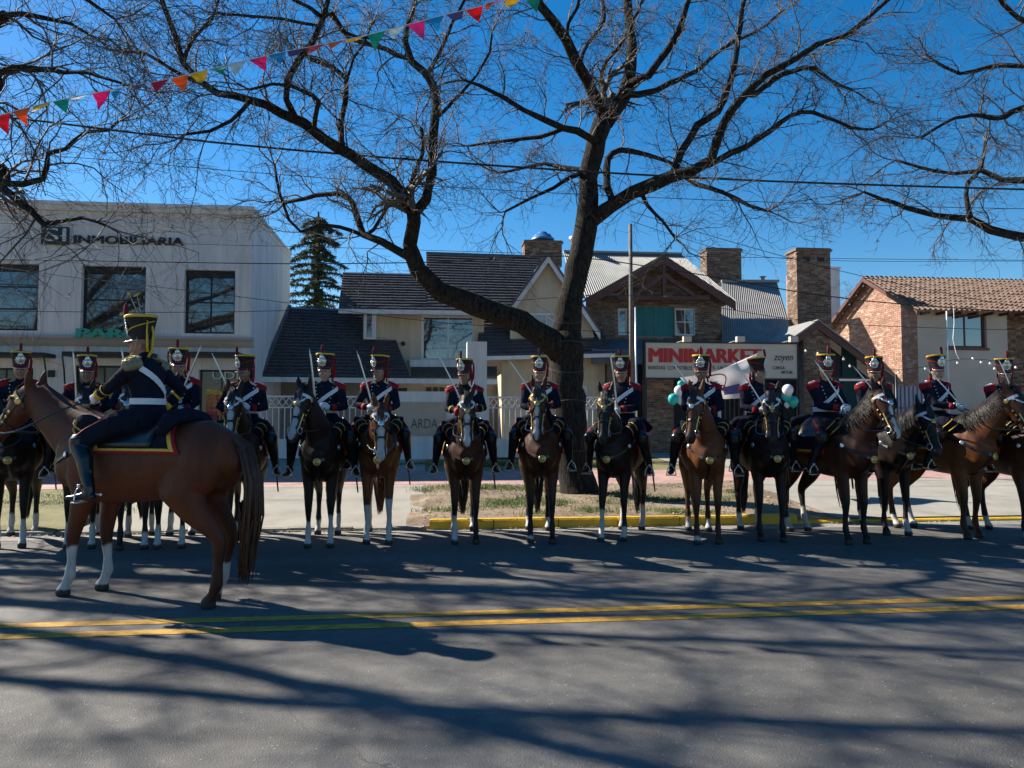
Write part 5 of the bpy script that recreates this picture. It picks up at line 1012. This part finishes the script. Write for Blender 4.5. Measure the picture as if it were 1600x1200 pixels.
def shako_mesh(officer):
    q = MB(); k = 1.05 if officer else 1.0
    q.lathe([(.001, .0, 0), (.098, .0, 0), (.100, .010, 0), (.101, .022, 2 if not officer else 0), (.103, .030, 0), (.115, .11 * k, 0), (.138, .194 * k, 0), (.140, .196 * k, 1), (.142, .212 * k, 1), (.139, .218 * k, 1), (.11, .220 * k, 0), (.001, .232 * k, 0)], 22, 0, .9); return q.mesh('shako', [m_felt, m_yelc, m_red], True)
def visor_mesh():
    q = MB(); n = 10; a = []; 
    for i in range(n + 1): w = R(-78 + 156 * i / n); a += [(.096 * math.cos(w), .088 * math.sin(w), .004), ((.096 + .055 * math.cos(w) ** .7 if math.cos(w) > 0 else .096) * math.cos(w), .092 * math.sin(w), -.022 * max(0, math.cos(w)) ** .8)]
    q.add(a, [(2 * i, 2 * i + 1, 2 * i + 3, 2 * i + 2) for i in range(n)], 0); q.tube([a[2 * i + 1] for i in range(n + 1)], .004, 5, 1); return q.mesh('visor', [m_bleath, m_steel], True)
def badge_mesh():
    q = MB(); rt = None; q.ell((0, 0, -.012), (.012, .042, .040), 0, 12, 8); q.ell((.004, 0, .036), (.012, .026, .026), 0, 10, 7)
    for i in range(10): w = R(20 + 32 * i); q.ell((.002, .040 * math.cos(w), -.012 + .040 * math.sin(w)), (.008, .012, .012), 0, 6, 5)
    q.ell((.012, 0, -.012), (.008, .018, .018), 1, 8, 6); q.ell((.006, 0, .066), (.009, .014, .010), 1, 8, 5); return q.mesh('badge', [m_steel, m_gold], True)
def plume_mesh(): q = MB(); q.tube([(0, 0, 0), (0, 0, .02), (-.002, 0, .06), (-.006, 0, .105), (-.008, 0, .125)], [.012, .016, .019, .018, .006], 10, 0); q.ell((0, 0, 0), (.018, .018, .012), 1, 8, 6); return q.mesh('plume', [M('dark_red_plume', (.13, .008, .012), .9, .3, 40.), m_gold], True)
def epaulette_mesh():
    q = MB(); q.ell((0, 0, .012), (.075, .085, .022), 0, 14, 8); q.tube([(.062 * math.cos(R(a)), .020 + .072 * math.sin(R(a)), .016) for a in range(-20, 201, 20)], .011, 6, 0)
    for a in range(-30, 211, 12):
        c, s = math.cos(R(a)), math.sin(R(a)); q.tube([(.068 * c, .02 + .075 * s, .01), (.076 * c, .02 + .088 * s, -.03), (.074 * c, .02 + .086 * s, -.068)], [.010, .011, .008], 5, 0)
    q.tube([(.040 * math.cos(R(a)), .02 + .045 * math.sin(R(a)), .034) for a in range(0, 361, 30)], .006, 5, 1, cap=False); return q
EP_RED = epaulette_mesh().mesh('epaulette', [m_red, m_wleath], True); EP_GOLD = epaulette_mesh().mesh('epaulette', [M('tarnished_gold', (.25, .21, .12), .5, .2, 30.), m_yelc], True)
SH = {0: shako_mesh(0), 1: shako_mesh(1)}; VIS = visor_mesh(); BAD = badge_mesh(); PLU = plume_mesh()
def frame_rot(x, z):
    x = V(x).normalized(); z = V(z); z = (z - x * z.dot(x)).normalized(); y = z.cross(x); return Matrix((x, y, z)).transposed()
TORSO = [(-.04, 0, .15, .205), (.06, 0, .145, .20), (.16, .0, .122, .170), (.22, .005, .115, .160), (.34, .012, .130, .182), (.44, .006, .128, .205), (.50, -.004, .108, .195), (.545, -.01, .075, .13), (.585, -.006, .058, .065)]
SKINS = [m_skin, M('skin_tan', (.31, .17, .115), .5, .08, 15.), M('skin_deep', (.24, .13, .085), .5, .08, 15.)]
def make_rider(loc, rz, label, yaw=0., tilt=0., rh=(.30, -.10, .22), lh=(.34, .07, .20), blade=(-.1, -.4, .9), sabre_label=None, officer=False, lean=0., chev=False, voxel=.0135, seed=0, scab=True, twist=0., rsc=1.):
    rng = random.Random(seed + 77); T = thing('person', loc, label, 'person', 'mounted grenadiers', rz, rsc); B_ = Body(); LN = lambda z: lean * max(0, z) * z
    B_.tube('torso', [(x + LN(z), 0, z) for z, x, a, b in TORSO], [(a, b) for z, x, a, b in TORSO], n=18)
    hc = V((.02 + LN(.7), 0, .70)); HR = Matrix.Rotation(R(yaw), 3, 'Z') @ Matrix.Rotation(R(tilt), 3, 'Y'); H_ = lambda x, y, z: hc + HR @ V((x, y, z))
    B_.tube('collar', [(LN(.55) - .005, 0, .55), (hc.x - .012, 0, .615)], [(.062, .062), (.058, .056)]); B_.tube('head', [(LN(.56), 0, .57), (hc.x - .005, 0, .66)], [(.052, .050), (.055, .052)])
    B_.tube('head', [H_(.035, 0, -.085), H_(.022, 0, -.055), H_(.01, 0, -.01), H_(0, 0, .04), H_(-.005, 0, .09), H_(-.005, 0, .12)], [(.045, .036), (.074, .056), (.090, .068), (.098, .073), (.09, .068), (.06, .045)], side=HR @ V((0, 1, 0)), n=16)
    B_.tube('head', [H_(.090, 0, .045), H_(.108, 0, .015), H_(.112, 0, .0)], [(.010, .010), (.015, .014), (.013, .018)], side=HR @ V((0, 1, 0)), n=8)
    B_.ball('head', H_(.068, 0, -.090), (.026, .028, .022)); B_.ball('head', H_(.082, 0, -.045), (.014, .024, .014))
    for s in (-1, 1): B_.ball('head', H_(.0, s * .074, .0), (.022, .012, .032)); B_.ball('head', H_(.076, s * .034, .046), (.014, .026, .009)); B_.ball('head', H_(.055, s * .045, -.015), (.03, .022, .024))
    hands = []
    for s, h in ((-1, V(rh)), (1, V(lh))):
        sh = V((-.005 + LN(.48) - twist * s, s * .195, .485)); L1, L2 = .29, .255; d = h - sh; dist = min(d.length, L1 + L2 - .01); u = d.normalized(); h = sh + u * dist; a = (L1 * L1 - L2 * L2 + dist * dist) / (2 * dist); hh = math.sqrt(max(0, L1 * L1 - a * a)); pole = V((-.25, s * .9, -.75)); pole = (pole - u * pole.dot(u)).normalized(); el = sh + u * a + pole * hh
        B_.tube('arm', [sh + V((0, -s * .04, .02)), sh, sh.lerp(el, .45), el, el.lerp(h, .35), el.lerp(h, .8), h], [.070, .078, .066, .055, .056, .046, .040], n=12); hands.append((h, (h - el).normalized(), el))
        hip = V((.02, s * .10, .0)); kn = V((.40, s * .375, -.20)); an = V((.22, s * .43, -.58))
        B_.tube('leg', [hip, hip.lerp(kn, .4) + V((0, s * .03, .05)), hip.lerp(kn, .75) + V((0, s * .02, .03)), kn], [.135, .115, .092, .075], n=14)
        B_.tube('boot', [kn + V((.005, 0, .045)), kn + V((0, 0, -.02)), kn.lerp(an, .35) + V((-.02, 0, 0)), kn.lerp(an, .7), an, an + V((-.005, 0, -.06))], [.086, .082, .072, .056, .048, .046], n=14)
        B_.tube('boot', [an + V((-.045, 0, -.075)), an + V((.04, s * .01, -.07)), an + V((.13, s * .03, -.085)), an + V((.20, s * .045, -.088))], [(.034, .036), (.042, .040), (.030, .046), (.02, .032)], n=12)
    me = B_.skin('body', voxel, 4); co = get_co(me); fc = np.array([np.mean(co[list(p.vertices)], 0) for p in me.polygons]); lab, tt = B_.classify(fc); order = ['torso', 'collar', 'head', 'leg', 'boot']; mats = [m_navy, m_red if not officer else m_navy, SKINS[seed % 3], m_navy, m_bleath]
    for m in mats: me.materials.append(m)
    me.polygons.foreach_set('material_index', [order.index('torso' if l == 'arm' else l) for l in lab]); obj('body', me, T)
    # face
    for s in (-1, 1): o = obj('eye', SM['eye'], T, H_(.082, s * .032, .028)); o.scale = (.7, .7, .5)
    q = MB(); q.ell((0, 0, 0), (.006, .022, .005)); obj('mouth', q.mesh('mouth', m_lip, True), T, H_(.096, 0, -.047), (R(0), R(tilt), R(yaw)))
    q = MB(); q.tube([H_(-.06, s_ * .062, z_) for s_, z_ in ((-1, .06), (-1, .0), (-.6, -.04), (0, -.05), (.6, -.04), (1, .0), (1, .06))], [.018, .022, .022, .022, .022, .022, .018], 8); q.build('hair', m_hair, T, True)
    # hat
    hr = (0, R(tilt - (3 if not officer else -4)), R(yaw)); hl = H_(.0, 0, .062); hat = obj('shako', SH[int(officer)], T, hl, hr); hk = 1.05 if officer else 1.
    obj('visor', VIS, hat); bo = obj('badge', BAD, hat, (.121, 0, .110 * hk), (0, R(8), 0)); bo.scale = (1, 1.3, 1.3); obj('plume', PLU, hat, (.132, 0, .205 * hk))
    q = MB()
    for s in (-1, 1): q.tube([(.03, s * .094, .02), (.045, s * .075, -.05), (.065, s * .045, -.12), (.075, 0, -.145)], .0036, 6, 0)
    q.build('chin_strap', m_gold, hat, True)
    cm_ = m_yelc if officer else m_red; q = MB(); hs = 1
    q.tube([((.112 + .022 * abs(a) / 150) * math.cos(R(a)), (.101 + .020 * abs(a) / 150) * math.sin(R(a)), .17 - .10 * (1 - abs(a) / 150)) for a in range(-150, 151, 25)], .007 if not officer else .006, 6, 0)
    for (yy, zz) in ((.10, -.05), (.112, -.09), (.092, -.12)): q.tube([(-.06, .112, .17), (-.055, yy + .022, .08), (-.055, yy + .012, zz + .06), (-.055, yy + .006, zz)], [.006, .007, .010, .014], 6, 0)
    q.tube([(-.075, .045, .20), (-.105, .06, .06), (-.09, .07, -.10), (-.06, .09, -.17)], [.010, .012, .012, .014], 6, 0); q.tube([(-.11, -.02, .0), (-.12, -.03, -.08), (-.11, -.03, -.15)], [.014, .022, .016], 8, 0) if not officer else None
    q.build('cords', cm_, hat, True)
    # belts and trimmings on the torso
    def tp(z, ang, off):
        x, a, b = interp([(t[0], t[1], t[2], t[3]) for t in TORSO], z); return V((x + LN(z) + (a + off) * math.cos(R(ang)), (b + off) * math.sin(R(ang)), z)), V((math.cos(R(ang)) / a, math.sin(R(ang)) / b, 0)).normalized()
    q = MB(); ps = [tp(.36 + .165 * math.sin(R(a)), a, .012 + .012 * max(0, math.sin(R(a)))) for a in range(0, 361, 12)]; strap(q, [p[0] for p in ps], [p[1] for p in ps], .052, .005); q.build('cross_belt', m_wleath, T)
    q = MB(); ps = [tp(.185, a, .010) for a in range(0, 361, 15)]; strap(q, [p[0] for p in ps], [p[1] for p in ps], .056, .005); bl_ = q.build('waist_belt', m_wleath, T); p, d = tp(.185, 0, .017); q = MB(); q.box(-.006, .006, -.035, .035, -.032, .032); obj('buckle', q.mesh('buckle', m_gold), bl_, p)
    q = MB()
    for s in (-1, 1):
        for i in range(6): p, d = tp(.26 + i * .05, s * (20 + i * 3.4), .006); q.ell(p, (.011, .011, .011), 0, 7, 5)
    stuff_part(q.build('buttons', m_steel, T, True))
    for s in (-1, 1):
        o = obj('epaulette', EP_GOLD if officer else EP_RED, T, V((-.005 + LN(.5) - twist * s, s * .185, .555)), (R(-22) if s > 0 else R(-22), 0, 0 if s > 0 else math.pi))
        h, f, el = hands[0 if s < 0 else 1]; q = MB(); q.tube([h - f * .085, h - f * .02], [.051, .047], 12); q.build('cuff', m_yelc if officer else m_red, T, True)
        if chev or officer:
            a_ = el.lerp(h, .25); q = MB(); q.tube([a_ + f.orthogonal().normalized() * .001, a_ + f * .02], [.060, .059], 14, cap=False); q.build('sleeve_braid', m_yelc, T)
        hip = V((.02, s * .10, .0)); kn = V((.40, s * .375, -.20)); q = MB(); q.tube([hip + V((.02, s * .125, .04)), hip.lerp(kn, .4) + V((.02, s * .12, .095)), hip.lerp(kn, .75) + V((.02, s * .085, .09)), kn + V((.01, s * .055, .06))], [(.006, .018)] * 4, 6, side=(1, 0, -.5)); q.build('trouser_stripe', m_red, T)
        an = V((.22, s * .43, -.58)); st_ = obj('stirrup', SM['stirrup'], T, an + V((.09, s * .02, -.118)), (0, 0, R(8 * s))); q = MB(); q.bar(V((-.09, -s * .02, .27)) , V((-.02, 0, .15)), .012, .03); q.build('strap', m_bleath, st_)
        q = MB(); q.tube([an + V((-.07, 0, -.05)), an + V((-.12, 0, -.055))], .007, 5); q.ell(an + V((-.125, 0, -.055)), (.014, .006, .014)); q.build('spur', m_steel, T)
    bl = V(blade).normalized(); grips = []
    for s, (h, f, el) in zip((-1, 1), hands):
        g = bl if s < 0 else V((.3, -.2, .9)); rot = frame_rot(f, g); 
        if s > 0: rot = frame_rot(f, V((.25, .1, .95)))
        mtx = Matrix.Translation(h + f * .035) @ rot.to_4x4()
        if s < 0 and False: pass
        o = obj('glove', GLOVE, T); o.matrix_local = mtx @ Matrix.Diagonal((1.08, 1.08 * (1 if s < 0 else -1), 1.08, 1)) if s > 0 else mtx @ Matrix.Scale(1.08, 4); grips.append(h + f * .085 + rot @ V((-.005, .035 * (1 if s < 0 else -1), 0)))
    if scab:
        q = MB(); a_ = V((-.05, .24, .10)); e_ = V((.0, .46, -.95)); q.tube([a_, a_.lerp(e_, .3) + V((.01, .06, 0)), a_.lerp(e_, .7) + V((.02, .03, 0)), e_], [(.012, .02), (.012, .019), (.011, .017), (.008, .012)], 8); q.build('scabbard', M('scabbard_steel_%d' % seed, (.10, .10, .11), .35, .2, 8., metal=.8), T, True)
    if sabre_label:
        Mx = T.matrix_basis.copy() if 0 else Matrix.Translation(V(loc)) @ Matrix.Rotation(rz, 4, 'Z') @ Matrix.Scale(rsc, 4); g = Mx @ grips[0]; bw = (Mx.to_3x3() @ bl).normalized(); S = thing('sabre', g, sabre_label, 'sabre', 'drawn sabres'); fr_ = bw.orthogonal().normalized(); sdv = bw.cross(V((0, 1, 0))).normalized()
        q = MB(); n = 9; q.tube([bw * (.05 + .80 * i / n) + sdv * (.03 * (i / n) ** 2) for i in range(n + 1)], [(.0035, .014 * (1 - .25 * i / n)) if i < n else (.001, .002) for i in range(n + 1)], 6, side=sdv); q.build('blade', m_steel, S, True)
        q = MB(); q.tube([bw * -.07, bw * -.02, bw * .05], [.014, .015, .013], 8, 0); q.tube([bw * .05 + sdv * .0, bw * .045 + sdv * .05, bw * 0 + sdv * .075, bw * -.06 + sdv * .04, bw * -.075], .006, 6, 1); q.ell(bw * .05, (.03, .03, .008), 1); q.build('hilt', [m_bleath, m_gold], S, True)
    return dict(root=T, hands=hands, grips=grips)
def reins(hd_, rd, label=None):
    """leather reins from the bit rings to the rider's left hand, a part of the horse"""
    T = hd_['root']; bpy.context.view_layer.update(); mi = T.matrix_world.inverted(); g = mi @ (rd['root'].matrix_world @ rd['grips'][1]); q = MB()
    for s, p in zip((-1, 1), hd_['bits']):
        p = V(p); m1 = p.lerp(g, .35) + V((.0, s * .12, -.10)); m2 = p.lerp(g, .75) + V((.0, s * .10, -.03)); L = [(x, .008) for x in (p, m1, m2, g)]; q.tube([x for x, _ in resample(L, .12, 0)], .0085, 6)
    q.build('reins', m_bleath, T)
SEAT = 1.515
def mount(px, py, turn, sc=1.06, ry=None, h=None, r=None, hl='', rl='', sl=None, seed=0, shift=0.):
    """px, py: ground pixel midway between the front hooves; turn: degrees from facing the camera towards the right of the picture"""
    g = PZ(px, py, 0); rz = math.atan2(-_FH.y, -_FH.x) + R(turn); d = V((math.cos(rz), math.sin(rz), 0)); o = g - d * (.55 * sc); o.z = 0
    hh = make_horse(o, rz, sc, hl, seed=seed, **(h or {})); r = dict(r or {}); bx = r.get('blade', (-.4, .92)); rw = _R * bx[0] + V((0, 0, bx[1])) - _FH * .12; r['blade'] = tuple(Matrix.Rotation(-rz, 3, 'Z') @ rw); rloc = o + d * (shift * sc) + V((0, 0, SEAT * sc)); rd = make_rider(rloc, rz, rl, seed=seed, sabre_label=sl, **(r or {})); reins(hh, rd); return hh, rd

def S4(a, b=None, c=None, d=None): return (a, b if b is not None else a, c if c is not None else a, d if d is not None else a)
HV = (.28, -.17, .20); HCN = (.31, -.07, .19)
# the officer in front, seen from behind-left
mount(146, 928, -107, 1.12, hl='large chestnut horse standing side-on in the road with two white front legs', rl='officer with gold-corded hat seen from behind on the nearest horse', seed=1,
      h=dict(coat='chestnut', cloth=72, yaw=2, head_dn=46, neck_el=37, low=.0, nlen=1.06, blaze=.5, socks=(.44, .42, 0, .34), voxel=.015, stance=(.10, -.03, -.12, .02), band='gold', xs=1.13, mane_c=1),
      r=dict(yaw=38, tilt=-2, officer=True, rh=(.12, -.30, .12), lh=(.62, .10, .16), voxel=.0105, scab=False, twist=.02, lean=.16, rsc=1.05))
row = [
 # px, py, turn, horse, rider, horse label, rider label, sabre label
 (14, 857, 26, dict(coat='dark', yaw=-6, head_dn=60, neck_el=40, low=.12, blaze=.4, socks=(.34, .30, .3, .3)), dict(yaw=6, blade=(-.3, .95)), 'dark horse at the left edge mostly behind the near horse head', 'trooper at the left edge of the picture', None),
 (124, 857, 26, dict(coat='brown', yaw=8, blaze=.0, socks=(.32, .34, .3, 0)), dict(yaw=6, rh=HV, blade=(0.02, 1)), 'brown horse behind the outstretched arm of the officer', 'trooper behind the reaching arm of the near officer', 'upright sabre held behind the officer\'s outstretched arm'),
 (206, 859, 22, dict(coat='bay', yaw=-4, blaze=.4, socks=(.2, 0, .3, .3)), dict(yaw=-16, rh=HV, blade=(-.05, 1)), 'bay horse hidden behind the near rider, only legs showing', 'trooper mostly hidden behind the officer\'s face and shoulder', 'sabre mostly hidden behind the near officer\'s chest'),
 (264, 858, 17, dict(coat='dark', yaw=4, blaze=0, socks=(.28, .3, .3, .3)), dict(yaw=0, rh=(.28, -.05, .26), blade=(.45, .9)), 'dark horse whose legs show under the near horse belly', 'trooper hidden behind the officer\'s back, only plume showing', 'bright sabre rising behind the officer\'s back'),
 (374, 856, 15, dict(coat='brown', yaw=-8, head_dn=68, neck_el=49, blaze=.85, socks=(.3, .22, .3, .2)), dict(yaw=-52, rh=HV, blade=(-.33, .94)), 'brown horse with broad white blaze just right of the near horse rump', 'trooper glancing left just right of the near horse rump', 'thin sabre left of the trooper glancing left'),
 (498, 856, 8, dict(coat='dark', yaw=-24, head_dn=64, neck_el=52, blaze=.95, socks=(.40, .33, .3, .2)), dict(yaw=-14, rh=HV, blade=(-.04, 1)), 'dark horse with long white face turned left over the pale driveway', 'trooper facing forward above the white-faced dark horse', 'vertical sabre in front of the white fence'),
 (590, 850, 9, dict(coat='sorrel', yaw=4, head_dn=76, neck_el=40, low=.12, blaze=1.0, socks=(.56, .48, .5, .5), mane_c=1), dict(yaw=-50, rh=HV, blade=(-.22, .97), lh=(.33, .1, .17)), 'sorrel horse with lowered head and four tall white stockings', 'trooper looking left above the lowered sorrel head', 'sabre beside the trooper looking left near the beige name plate'),
 (727, 850, 5, dict(coat='bay', yaw=0, head_dn=70, neck_el=46, blaze=.8, socks=(0, .36, .2, 0)), dict(yaw=-28, chev=True, rh=HCN, blade=(-.4, .92)), 'bay horse with white blaze in front of the white pylon', 'trooper with gold sleeve braid in front of the white pylon', 'sabre slanting across the trooper with gold sleeve braid'),
 (846, 849, 0, dict(coat='bay', yaw=-8, head_dn=68, neck_el=50, blaze=.55, socks=(0, .1, .2, .2), band='gold'), dict(yaw=-4, rh=HCN, blade=(-.53, .85)), 'bay horse with brass browband left of the tree trunk', 'trooper directly left of the big tree trunk', 'sabre slanting left beside the big tree trunk'),
 (958, 845, -22, dict(coat='dark', yaw=6, head_dn=66, neck_el=48, blaze=.45, socks=(.2, .42, .36, .36), stance=(-.02, .1, 0, .1), band='gold'), dict(yaw=8, tilt=6, rh=HCN, blade=(-.1, .99)), 'dark horse angled left just right of the tree trunk', 'trooper looking down just right of the tree trunk', 'near-vertical sabre just right of the tree trunk'),
 (1106, 850, -8, dict(coat='sorrel', yaw=-26, head_dn=66, neck_el=49, blaze=0, socks=(0, .12, .2, .2)), dict(yaw=-10, tilt=5, rh=HCN, blade=(-.55, .83)), 'sorrel horse turning its head left under the MINIMARKET sign', 'trooper looking down under the middle of the MINIMARKET sign', 'sabre slanting left between the teal balloons and the banner'),
 (1206, 846, -3, dict(coat='dark', yaw=-16, head_dn=70, neck_el=47, blaze=.45, socks=(0, 0, .3, .25)), dict(yaw=58, rh=HCN, blade=(-.52, .85)), 'dark horse with small star right of the white banner', 'trooper looking right in front of the white banner', 'bright sabre crossing the white banner'),
 (1340, 850, 17, dict(coat='bay', yaw=-4, head_dn=62, neck_el=50, blaze=.6, socks=(0, 0, .35, .2)), dict(yaw=-24, rh=(.33, -.02, .2), blade=(-.55, .83)), 'bay horse with lit neck turned right, white blaze', 'trooper in front of the brick porch pillar, hands at his belt', 'sabre of the trooper in front of the brick porch pillar'),
 (1404, 837, 4, dict(coat='dark', yaw=4, head_dn=66, neck_el=38, low=.1, blaze=0, socks=(.22, 0, .2, .2)), dict(yaw=-28, rh=HCN, blade=(-.62, .78)), 'dark horse set back behind the bay horse\'s head', 'trooper set back slightly under the slanting porch roof', 'sabre slanting left under the slanting porch roof'),
 (1524, 842, 20, dict(coat='sorrel', yaw=6, head_dn=60, neck_el=46, blaze=0, socks=(0, 0, .3, .2)), dict(yaw=-14, rh=(.36, -.02, .2), blade=(-.68, .73)), 'bright sorrel horse turned right near the right edge', 'second trooper from the right edge, in front of the plaster wall', 'long sabre slanting left in front of the steel gate'),
 (1620, 846, 4, dict(coat='bay', yaw=0, head_dn=62, neck_el=46, blaze=.4, socks=(.12, .12, .2, .2)), dict(yaw=-20, rh=HCN, blade=(-.4, .92)), 'bay horse cut by the right edge of the picture', 'rightmost trooper, under the clay tile roof', 'thin sabre of the rightmost trooper'),
]
rs = random.Random(17)
for i, (px, py, turn, h, r, hl, rl, sl) in enumerate(row):
    r.setdefault('rsc', rs.uniform(.985, 1.055)); r.setdefault('lean', rs.uniform(-.02, .10)); r.setdefault('tilt', rs.uniform(-3, 6)); r.setdefault('lh', (rs.uniform(.29, .36), rs.uniform(.03, .12), rs.uniform(.15, .24)))
    h.setdefault('stance', tuple(rs.uniform(-.06, .06) for _ in range(4)))
    mount(px, py, turn, 1.095 + rs.uniform(-.02, .025), h=h, r=r, hl=hl, rl=rl, sl=sl, seed=10 + i)

# ------------------------------------------------------------------ banner, balloons, string lights
YB = 15.5; c4 = [PY(1062, 590, YB - .5), PY(1182, 552, YB), PY(1168, 622, YB), PY(1108, 624, YB - .3)]; o = c4[1].copy(); bn = thing('banner', o, 'white cloth banner with red ring and purple block between two riders', 'banner')
def bpt(u, v): p = (c4[0].lerp(c4[1], u)).lerp(c4[3].lerp(c4[2], u), v); return p + V((0, .10 * math.sin(u * 11 + v * 2) + .05 * math.sin(v * 9 - u * 5), -.10 * math.sin(math.pi * u) * (1 - v))) - o
def bgrid(u0, u1, v0, v1, off, n=18, m_=12):
    b = MB(); b.v = [tuple(bpt(u0 + (u1 - u0) * i / n, v0 + (v1 - v0) * j / m_) + V((0, off, 0))) for j in range(m_ + 1) for i in range(n + 1)]
    for j in range(m_):
        for i in range(n): b.f.append((j * (n + 1) + i, j * (n + 1) + i + 1, (j + 1) * (n + 1) + i + 1, (j + 1) * (n + 1) + i)); b.m.append(0)
    return b
m_cloth = M('banner_cloth', (.72, .70, .70), .8, .05, 4.); thin_cloth(m_cloth, .4); cl = bgrid(0, 1, 0, 1, 0, 40, 24).build('cloth', m_cloth, bn, True); md = cl.modifiers.new('t', 'SOLIDIFY'); md.thickness = .004
bgrid(.42, .78, .60, .86, -.012).build('purple_block', M('banner_purple', (.14, .10, .22), .8, .1, 4.), bn, True)
q = MB()
for (cu, cv, ru, rv) in ((.38, .38, .20, .27), (.46, .62, .07, .10)): q.tube([bpt(cu + ru * math.cos(w * .2618), cv + rv * math.sin(w * .2618)) + V((0, -.012, 0)) for w in range(25)], .014, 5, cap=False)
q.build('red_ring', M('banner_red', (.45, .04, .05), .8, .1, 4.), bn)
p = bpt(.33, .42); text('Set', .13, m_ink, bn, p + V((-.08, -.02, 0)), ext=.002)
m_tb = M('teal_balloon', (.03, .42, .38), .25, .05, 3.); m_wb = M('white_balloon', (.70, .68, .72), .3, .05, 3.)
bal = [(1052, 623, 8.5, 0, 'teal balloon lowest in the left cluster'), (1061, 610, 8, 1, 'white balloon in the middle of the left cluster'), (1064, 600, 6, 0, 'small teal balloon topmost in the left cluster'), (1065, 625, 7.5, 1, 'white balloon beside the lowest teal one on the left'), (1231, 609, 9, 1, 'white balloon topmost in the right cluster'), (1229, 618, 8.5, 0, 'teal balloon in the middle of the right cluster'), (1239, 627, 9, 0, 'teal balloon lowest right in the right cluster'), (1230, 632, 5, 1, 'small pale balloon lowest in the right cluster')]
for i, (px, py, r, k, lb) in enumerate(bal):
    p = PY(px, py, 22.6 + .12 * (i % 4)); rr_ = r * 22.6 / FPX; q = MB(); q.lathe([(.001, rr_), *[(rr_ * math.sin(R(a)) * (1 if a < 95 else 1 - .12 * (a - 95) / 80), rr_ * math.cos(R(a)) * (1 if a < 95 else 1.18)) for a in range(15, 175, 16)], (.012, -rr_ * 1.22), (.022, -rr_ * 1.30), (.001, -rr_ * 1.28)], 18); ob = q.build('balloon', (m_tb, m_wb)[k], None, True); ob.location = p; tag(ob, lb + ' of balloons', 'balloon', 'balloons at the minimarket front')
m_bulb = M('frosted_bulb', (.80, .77, .70), .2, .05, 3.)
def lights(pts, bulbs, Y, label):
    P = [PY(x, y, Y) for x, y in pts]; o = P[0].copy(); T = thing('string_lights', o, label, 'lights'); q = MB(); q.tube([p - o for p, _ in resample([(p, .006) for p in P], .3, 0)], .007, 5); q.build('wire', m_wire, T)
    d = MB(); d.ell((0, 0, -.075), (.034, .034, .04), 0, 10, 8); d.tube([(0, 0, 0), (0, 0, -.04)], [.016, .02], 8, 1); me = d.mesh('bulb', [m_bulb, m_black], True)
    for (x, y) in bulbs: obj('bulb', me, T, PY(x, y, Y) - o)
lights([(1246, 540), (1262, 545), (1300, 555), (1345, 568), (1400, 578)], [(1259, 544), (1278, 548), (1318, 557), (1328, 568), (1357, 566), (1404, 578)], 20.5, 'string of white bulbs from the sign to the canopy post')
lights([(1400, 578), (1440, 574), (1490, 562), (1540, 562), (1600, 570), (1660, 560)], [(1446, 572), (1496, 563), (1520, 556), (1533, 562), (1547, 564), (1554, 572), (1587, 570)], 20.4, 'string of white bulbs across the front of the right house')
